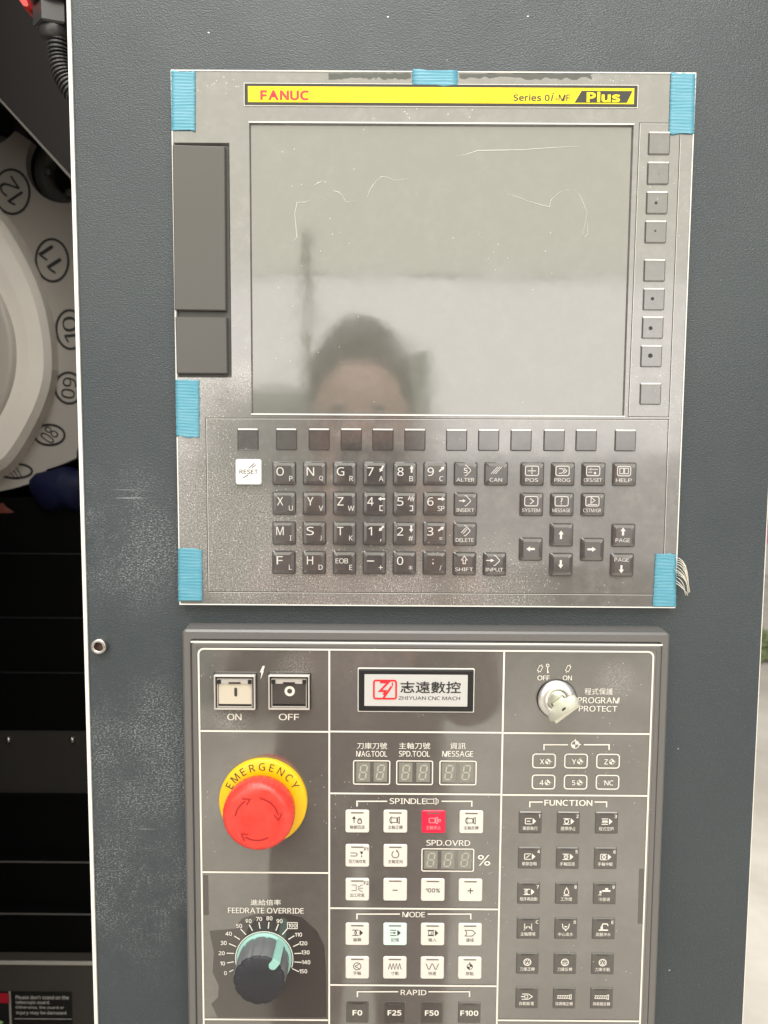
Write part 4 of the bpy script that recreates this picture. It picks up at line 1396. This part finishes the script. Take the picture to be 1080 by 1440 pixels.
put("gland_nut", vcyl("gland_nut", [(25 * sg, -14 * sg), (27.5 * sg, -12 * sg), (27.5 * sg, 12 * sg), (26 * sg, 14 * sg)], 6), plast, G_(78, 29), gland)
put("gland_collar", vcyl("gland_collar", [(15 * sg, -10 * sg), (19 * sg, -6 * sg), (21 * sg, 5 * sg), (19.5 * sg, 8 * sg)], 28, True), plast, G_(79, 50), gland)
put("gland_body", vcyl("gland_body", [(30 * sg, -8 * sg), (31 * sg, 5 * sg), (31 * sg, 60 * sg)], 24, True), black_plastic, G_(82, 6), gland)
# conduit ribs
ctrl = [G_(83, 55), G_(84, 80), G_(90, 105), G_(103, 128), G_(122, 150)]


def spline(P, f):
    n = len(P) - 1
    i = min(int(f * n), n - 1)
    u = f * n - i
    p0, p1, p2, p3 = P[max(i - 1, 0)], P[i], P[i + 1], P[min(i + 2, n)]
    return .5 * ((2 * p1) + (p2 - p0) * u + (2 * p0 - 5 * p1 + 4 * p2 - p3) * u * u + (3 * p1 - p0 - 3 * p2 + p3) * u ** 3)


V, F = [], []
N, M_ = 130, 20
g0 = wpos["cable_gland"]
for j in range(N + 1):
    f = j / N
    q = spline(ctrl, f)
    d = (spline(ctrl, min(f + .01, 1)) - spline(ctrl, max(f - .01, 0))).normalized()
    s = d.cross(Vector((0, 1, 0))).normalized()
    b_ = d.cross(s)
    r = (12.5 + 2.6 * (1 if math.sin(2 * pi * f * 19) > -.1 else -.6)) * sg
    for k in range(M_):
        a = 2 * pi * k / M_
        V.append(q + s * r * math.cos(a) + b_ * r * math.sin(a) - g0)
for j in range(N):
    for k in range(M_):
        F.append((j * M_ + k, j * M_ + (k + 1) % M_, (j + 1) * M_ + (k + 1) % M_, (j + 1) * M_ + k))
put("conduit", mesh("conduit", V, F, False), plast, g0, gland)
# red lever
rq = [G_(*q) for q in ((24, -4), (40, 19), (46, 21), (49, 18), (44, 4), (38, -6))]
rc = sum(rq, Vector()) / 6
tag(put("lever_handle", loft("lever_handle", [[((q - rc).x * k_, hh, (q - rc).z * k_) for q in rq] for k_, hh in ((.9, -.006), (1, -.004), (1, .004), (.8, .007))]), mat("red lever plastic", (0.55, 0.03, 0.03), .35), rc), "red plastic lever tip beside the black cable gland", "lever")

# blue lump and orange tag under the magazine
bq = D(92, 688, -.335)
V, F = [], []
bl = lathe("hose_bundle", [(.2 * S, .020), (18 * S, .019), (34 * S, .012), (40 * S, .0), (36 * S, -.02)][::-1], 24, lambda a, h: 1 + .25 * math.cos(2 * a) + .08 * math.sin(5 * a))
tag(put("coolant_hose", bl, mat("navy rubber", (0.004, 0.006, 0.030), .6, 0, 1.3), bq), "dark navy hose lump under the rim of the magazine wheel", "hose")
oq = D(5, 716, -.28)
tag(put("pipe_clip", loft("pipe_clip", [[(x * S, hh, z * S) for x, z in ((-18, -4), (14, -4), (4, 3), (0, 8), (-18, 6))] for hh in (0, .01)]), mat("orange clip", (0.10, 0.02, 0.01), .5), oq), "small orange-red clip in the dark below the magazine wheel", "clip")

# telescopic way cover sheets
HW = -0.33
wc = empty("way_cover", U(40, 1250, HW), "black telescopic way cover sheets stepping down inside the machine", "way cover")
cover_black = mat("glossy black cover", (0.0035, 0.0035, 0.0035), 0.35, 0, 1.2)
cover_grey = mat("black-grey cover", (0.034, 0.032, 0.028), 0.3, 0, 1.3)
edge_grey = mat("worn cover edge", (0.16, 0.155, 0.145), 0.35, .3)
edge_pale = mat("pale worn edge", (0.42, 0.40, 0.36), 0.4)
wx0, wx1 = xl - .85, xl + .06
faint_edge = mat("dim cover edge", (0.012, 0.0125, 0.015), 0.5)
sheets = [(700, 778, cover_black, 0, None), (778, 868, cover_black, .003, faint_edge), (868, 945, cover_black, .006, faint_edge), (945, 1030, cover_black, .009, faint_edge), (1029, 1122, cover_grey, .012, None), (1120, 1211, cover_black, .020, None), (1211, 1284, cover_black, .032, edge_grey), (1284, 1351, cover_black, .044, edge_grey), (1351, 1620, mat("brown-grey cover", (0.055, 0.048, 0.042), .4), .058, edge_pale)]
for ya, yb, mt, off, eg in sheets:
    za, zb = U(60, ya, HW + off).z, U(60, yb, HW + off).z
    s_ = put("cover_sheet", box("cover_sheet", wx0, wx1, 0, .012, zb, za), mt, (0, -HW - off, 0), wc)
    if eg:
        hgt_ = .0036 if eg is edge_pale else .0011
        put("sheet_edge", box("sheet_edge", wx0, wx1, -.0012, -.0001, za - hgt_, za), eg, (0, -HW - off, 0), s_)
    if ya == 1029:
        for sx_ in (12, 102):
            put("cover_screw", lathe("cover_screw", [(4.2 * S, 0), (4.2 * S, .002), (2 * S, .003)], 14), steel, U(sx_, 1040, HW + off), s_)
# warning sticker on the front cover sheet
HS = HW + .0583
sgn_c = U(30, 1440, HS)
st = empty("warning_sticker", sgn_c, "black warning sticker with red block and white lines of text on the lowest cover", "sticker")


def srect(name, xa, ya, xb, yb, hh, mt):
    a_, b_ = U(xa, ya, HS), U(xb, yb, HS)
    put(name, box(name, a_.x, b_.x, -hh, 0, b_.z, a_.z), mt, (0, -HS, 0), st)


srect("sticker_base", -120, 1393, 104, 1500, .0004, mat("sticker black", (0.012, 0.012, 0.011), .4))
srect("red_block", -110, 1395.5, 14, 1410, .0007, mat("sticker red", (0.42, 0.015, 0.03), .4))
srect("sticker_rule", 15.2, 1394, 16.3, 1500, .0007, mat("sticker grey line", (0.35, 0.33, 0.29), .5))
srect("sticker_rule", 21, 1431.7, 101, 1433, .0007, mat("sticker pale line", (0.45, 0.43, 0.39), .5))
spt = mat("sticker text", (0.50, 0.48, 0.44), .5)
for s, xa, ya, xb, yb in (("Please don't stand on the", 22, 1399.6, 96.5, 1405.6), ("telescopic guard.", 22, 1407, 70, 1413.4), ("Otherwise, the guard or", 22, 1414.4, 90, 1420), ("injury may be damaged", 23, 1421.4, 93, 1428.2)):
    text_px("lettering", s, (xa, ya, xb, yb), HS + .0009, spt, st, 0.02)
gqq = [U(*q, HS + .0008) for q in ((-20, 1428), (5, 1437), (-2, 1445), (-24, 1440))]
gcc = sum(gqq, Vector()) / 4
ink_put("green_mark", Ink().fill([((q - gcc).x, (q - gcc).z) for q in gqq]), mat("sticker green", (0.35, 0.55, 0.25), .5), gcc, st)

# ---------------------------------------------------------------- right: yard seen past the machine
leaf_mat = mat("shrub leaves", (0.22, 0.27, 0.13), .6)


def shrub(label, x, y, rad, hh, n):
    e = empty("shrub", (x, y, 0), label, "shrub")
    V, F = [], []
    for k in range(n):
        a, b_ = random.uniform(0, 2 * pi), random.random()
        rr_ = rad * math.sqrt(random.random()) * (1 - .5 * b_ ** 2)
        q = Vector((rr_ * math.cos(a), rr_ * math.sin(a), hh * (.1 + .9 * b_)))
        d1 = Vector((random.uniform(-1, 1), random.uniform(-1, 1), random.uniform(-.6, .8))).normalized() * random.uniform(.05, .1)
        d2 = d1.orthogonal().normalized() * .03
        b0 = len(V)
        V += [q - d1, q + d2, q + d1, q - d2]
        F.append((b0, b0 + 1, b0 + 2, b0 + 3))
    put("crown", mesh("crown", V, F), leaf_mat, (x, y, 0), e)
    put("trunk", vcyl("trunk", [(.04, 0), (.025, hh * .6)], 8), mat("bark", (0.09, 0.07, 0.05), .8), (x, y, 0), e)


shrub("small green shrub in the yard past the cabinet's right edge", 2.75, 4.9, .22, .2, 200)
wm = mat("white crate", (0.75, 0.75, 0.73), .5)
cr_ = empty("packing_crate", (5.1, 9.1, 0), "white packing crate with pink lid far behind the cabinet's right edge", "crate")
put("crate_body", box("crate_body", -.7, .7, -.4, .4, 0, .42), wm, (5.1, 9.1, 0), cr_)
put("crate_lid", box("crate_lid", -.74, .74, -.44, .44, .4205, .62), mat("pink lid", (0.75, 0.25, 0.42), .5), (5.1, 9.1, 0), cr_)

mm = mat("green-grey machine paint", (0.42, 0.45, 0.41), .5)
mt_ = empty("machine_tool", (-.35, -4.2, 0), "green-grey machine mirrored in the screen film behind the person", "machine")
put("column", box("column", .05, .62, -.3, .3, 0, EYE + .62), mm, (-.35, -4.2, 0), mt_)
put("base", box("base", -.75, .55, -.5, .45, 0, EYE + .38), mm, (-.35, -4.2, 0), mt_)
put("light_pole", vcyl_("light_pole", .03, EYE + .421, EYE + 1.35), mat("grey pole", (0.45, 0.42, 0.36), .5), (-.35 - .13, -4.0, 0), mt_)

# ---------------------------------------------------------------- the photographer, seen mirrored in the film
exec_person = True
skin = mat("skin", (0.85, 0.54, 0.43), 0.5)
cloth = mat("mauve grey jacket", (0.60, 0.46, 0.44), 0.8)
hair_mat = mat("dark brown hair", (0.018, 0.014, 0.013), 0.5)
hx, hy = -0.045, -0.86
C0 = CAM


def skinned(name, pts, edges, radii, sub=2):
    me_ = bpy.data.meshes.new(name)
    me_.from_pydata([tuple(q) for q in pts], edges, [])
    o = bpy.data.objects.new(name, me_)
    o.modifiers.new("skin", 'SKIN').use_smooth_shade = True
    for k_, r in enumerate(radii):
        me_.skin_vertices[0].data[k_].radius = (r, r) if not isinstance(r, tuple) else r
    me_.skin_vertices[0].data[0].use_root = True
    o.modifiers.new("sub", 'SUBSURF').levels = sub
    o.modifiers[-1].render_levels = sub
    return o


pj = [(hx, hy - .06, EYE - .60), (hx, hy - .06, EYE - .42), (hx, hy - .05, EYE - .26), (hx, hy - .03, EYE - .15), (hx, hy - .01, EYE - .09), (hx, hy + .0, EYE + .02), (hx, hy - .01, EYE + .11), (hx, hy - .015, EYE + .17),
      (hx - .15, hy - .05, EYE - .23), (hx - .19, hy + .10, EYE - .42), (-.115, hy + .34, EYE - .17), (-.085, -.455, EYE - .085),
      (hx + .15, hy - .05, EYE - .23), (hx + .19, hy + .10, EYE - .42), (.085, hy + .34, EYE - .17), (.062, -.455, EYE - .085),
      (hx - .09, hy - .06, EYE - .68), (hx - .10, hy - .04, EYE - 1.05), (hx - .10, hy - .07, EYE - 1.43), (hx - .10, hy + .06, EYE - 1.47),
      (hx + .09, hy - .06, EYE - .68), (hx + .10, hy - .04, EYE - 1.05), (hx + .10, hy - .07, EYE - 1.43), (hx + .10, hy + .06, EYE - 1.47)]
pr = [(.13, .11), (.12, .10), (.13, .10), .06, .062, (.092, .112), (.098, .118), (.072, .088), .065, .048, .036, .028, .065, .048, .036, .028, .085, .062, .042, .03, .085, .062, .042, .03]
pe = [(0, 1), (1, 2), (2, 3), (3, 4), (4, 5), (5, 6), (6, 7), (2, 8), (8, 9), (9, 10), (10, 11), (2, 12), (12, 13), (13, 14), (14, 15), (0, 16), (16, 17), (17, 18), (18, 19), (0, 20), (20, 21), (21, 22), (22, 23)]
# fingers, each a short bent chain from the palm round the phone's edge
for side, pk in ((-1, 11), (1, 15)):
    wx, wy, wz = pj[pk]
    edge = -.058 if side < 0 else .030
    for f_, dz_ in enumerate((.052, .030, .008, -.014)):
        a_ = len(pj)
        pj += [(wx - side * .002, wy + .008, wz + dz_ * .8), ((wx + edge) / 2 + side * .012, wy + .030, wz + dz_), (edge - side * .012, wy + .034, wz + dz_ + .004)]
        pr += [.0095, .0085, .0075]
        pe += [(pk, a_), (a_, a_ + 1), (a_ + 1, a_ + 2)]
    a_ = len(pj)
    pj += [(wx - side * .01, wy - .012, wz + .03), (edge - side * .02, wy - .012, wz + .05)]
    pr += [.011, .009]
    pe += [(pk, a_), (a_, a_ + 1)]
body = skinned("person", pj, pe, pr, 2)
body.data.materials.append(skin)
link(body, None, (0, 0, 0))
tag(body, "person with dark hair holding a phone, mirrored in the screen film", "person")
# clothing shell over trunk, arms and legs
cj = [0, 1, 2, 8, 9, 10, 12, 13, 14, 16, 17, 18, 20, 21, 22]
ix = {q: k_ for k_, q in enumerate(cj)}
grow = lambda r: tuple(x + .012 for x in r) if isinstance(r, tuple) else r + .012
clo = skinned("clothing", [pj[q] for q in cj], [(ix[a_], ix[b_]) for a_, b_ in pe if a_ in ix and b_ in ix], [grow(pr[q]) for q in cj], 2)
clo.data.materials.append(cloth)
link(clo, body, (0, 0, 0))
V, F = [], []
NU, NV = 28, 16
for j in range(NV + 1):
    th = pi * j / NV
    for k in range(NU):
        ph = 2 * pi * k / NU
        x, y, z = math.sin(th) * math.cos(ph), math.sin(th) * math.sin(ph), math.cos(th)
        r = 1 + .03 * math.sin(7 * ph + 3 * th)
        zz = z * .145
        fr_ = max(0, y)
        if fr_ > .25 and z < .46 - .8 * x * x + .04 * math.sin(9 * x):
            r *= .52
        V.append((x * .098 * r, y * .115 * r - .012, zz + .105 - (0 if z > -.2 else .03)))
for j in range(NV):
    for k in range(NU):
        F.append((j * NU + k, (j + 1) * NU + k, (j + 1) * NU + (k + 1) % NU, j * NU + (k + 1) % NU))
hm = mesh("hair", V, F, True)
put("hair", hm, hair_mat, (hx, hy - .012, EYE), body)
# face: brows, eyes, nose, mouth and ears set on the head's surface


def ellipsoid(name, rx, ry, rz, n=14, m_=8):
    V = [(rx * math.sin(pi * j / m_) * math.cos(2 * pi * k / n), ry * math.sin(pi * j / m_) * math.sin(2 * pi * k / n), rz * math.cos(pi * j / m_)) for j in range(m_ + 1) for k in range(n)]
    return mesh(name, V, [(j * n + k, (j + 1) * n + k, (j + 1) * n + (k + 1) % n, j * n + (k + 1) % n) for j in range(m_) for k in range(n)], True)


bpy.context.view_layer.update()
ev_ = body.evaluated_get(bpy.context.evaluated_depsgraph_get())


def face_pt(dx, dz):
    ok_, p_, _n, _i = ev_.ray_cast(Vector((hx + dx, hy + .5, EYE + dz)), Vector((0, -1, 0)))
    return p_ if ok_ else Vector((hx + dx, hy + .09, EYE + dz))


lip_ = mat("lips", (0.45, 0.16, 0.14), .4)
eye_ = mat("eye", (0.05, 0.04, 0.04), .2)
for sx_ in (-1, 1):
    put("eyebrow", ellipsoid("eyebrow", .017, .004, .004), hair_mat, face_pt(.030 * sx_, .078), body)
    put("eye", ellipsoid("eye", .013, .005, .006), eye_, face_pt(.030 * sx_, .060), body)
    put("ear", ellipsoid("ear", .009, .016, .028), skin, (hx + .088 * sx_, hy - .005, EYE + .045), body)
put("nose", ellipsoid("nose", .012, .018, .024), skin, face_pt(0, .030), body)
put("mouth", ellipsoid("mouth", .022, .005, .007), lip_, face_pt(0, -.012), body)
ph_ = slab("phone", .084, .158, .009, [(.001, 0), (0, .002), (0, .007), (.001, .008)], 5, back=True)
tag(put("phone", ph_, mat("dark phone glass", (0.03, 0.03, 0.035), .15), (-.014, -.428, EYE - .062)), "dark phone held upright in both hands by the person", "phone")

bpy.data.objects.remove(_tobj)
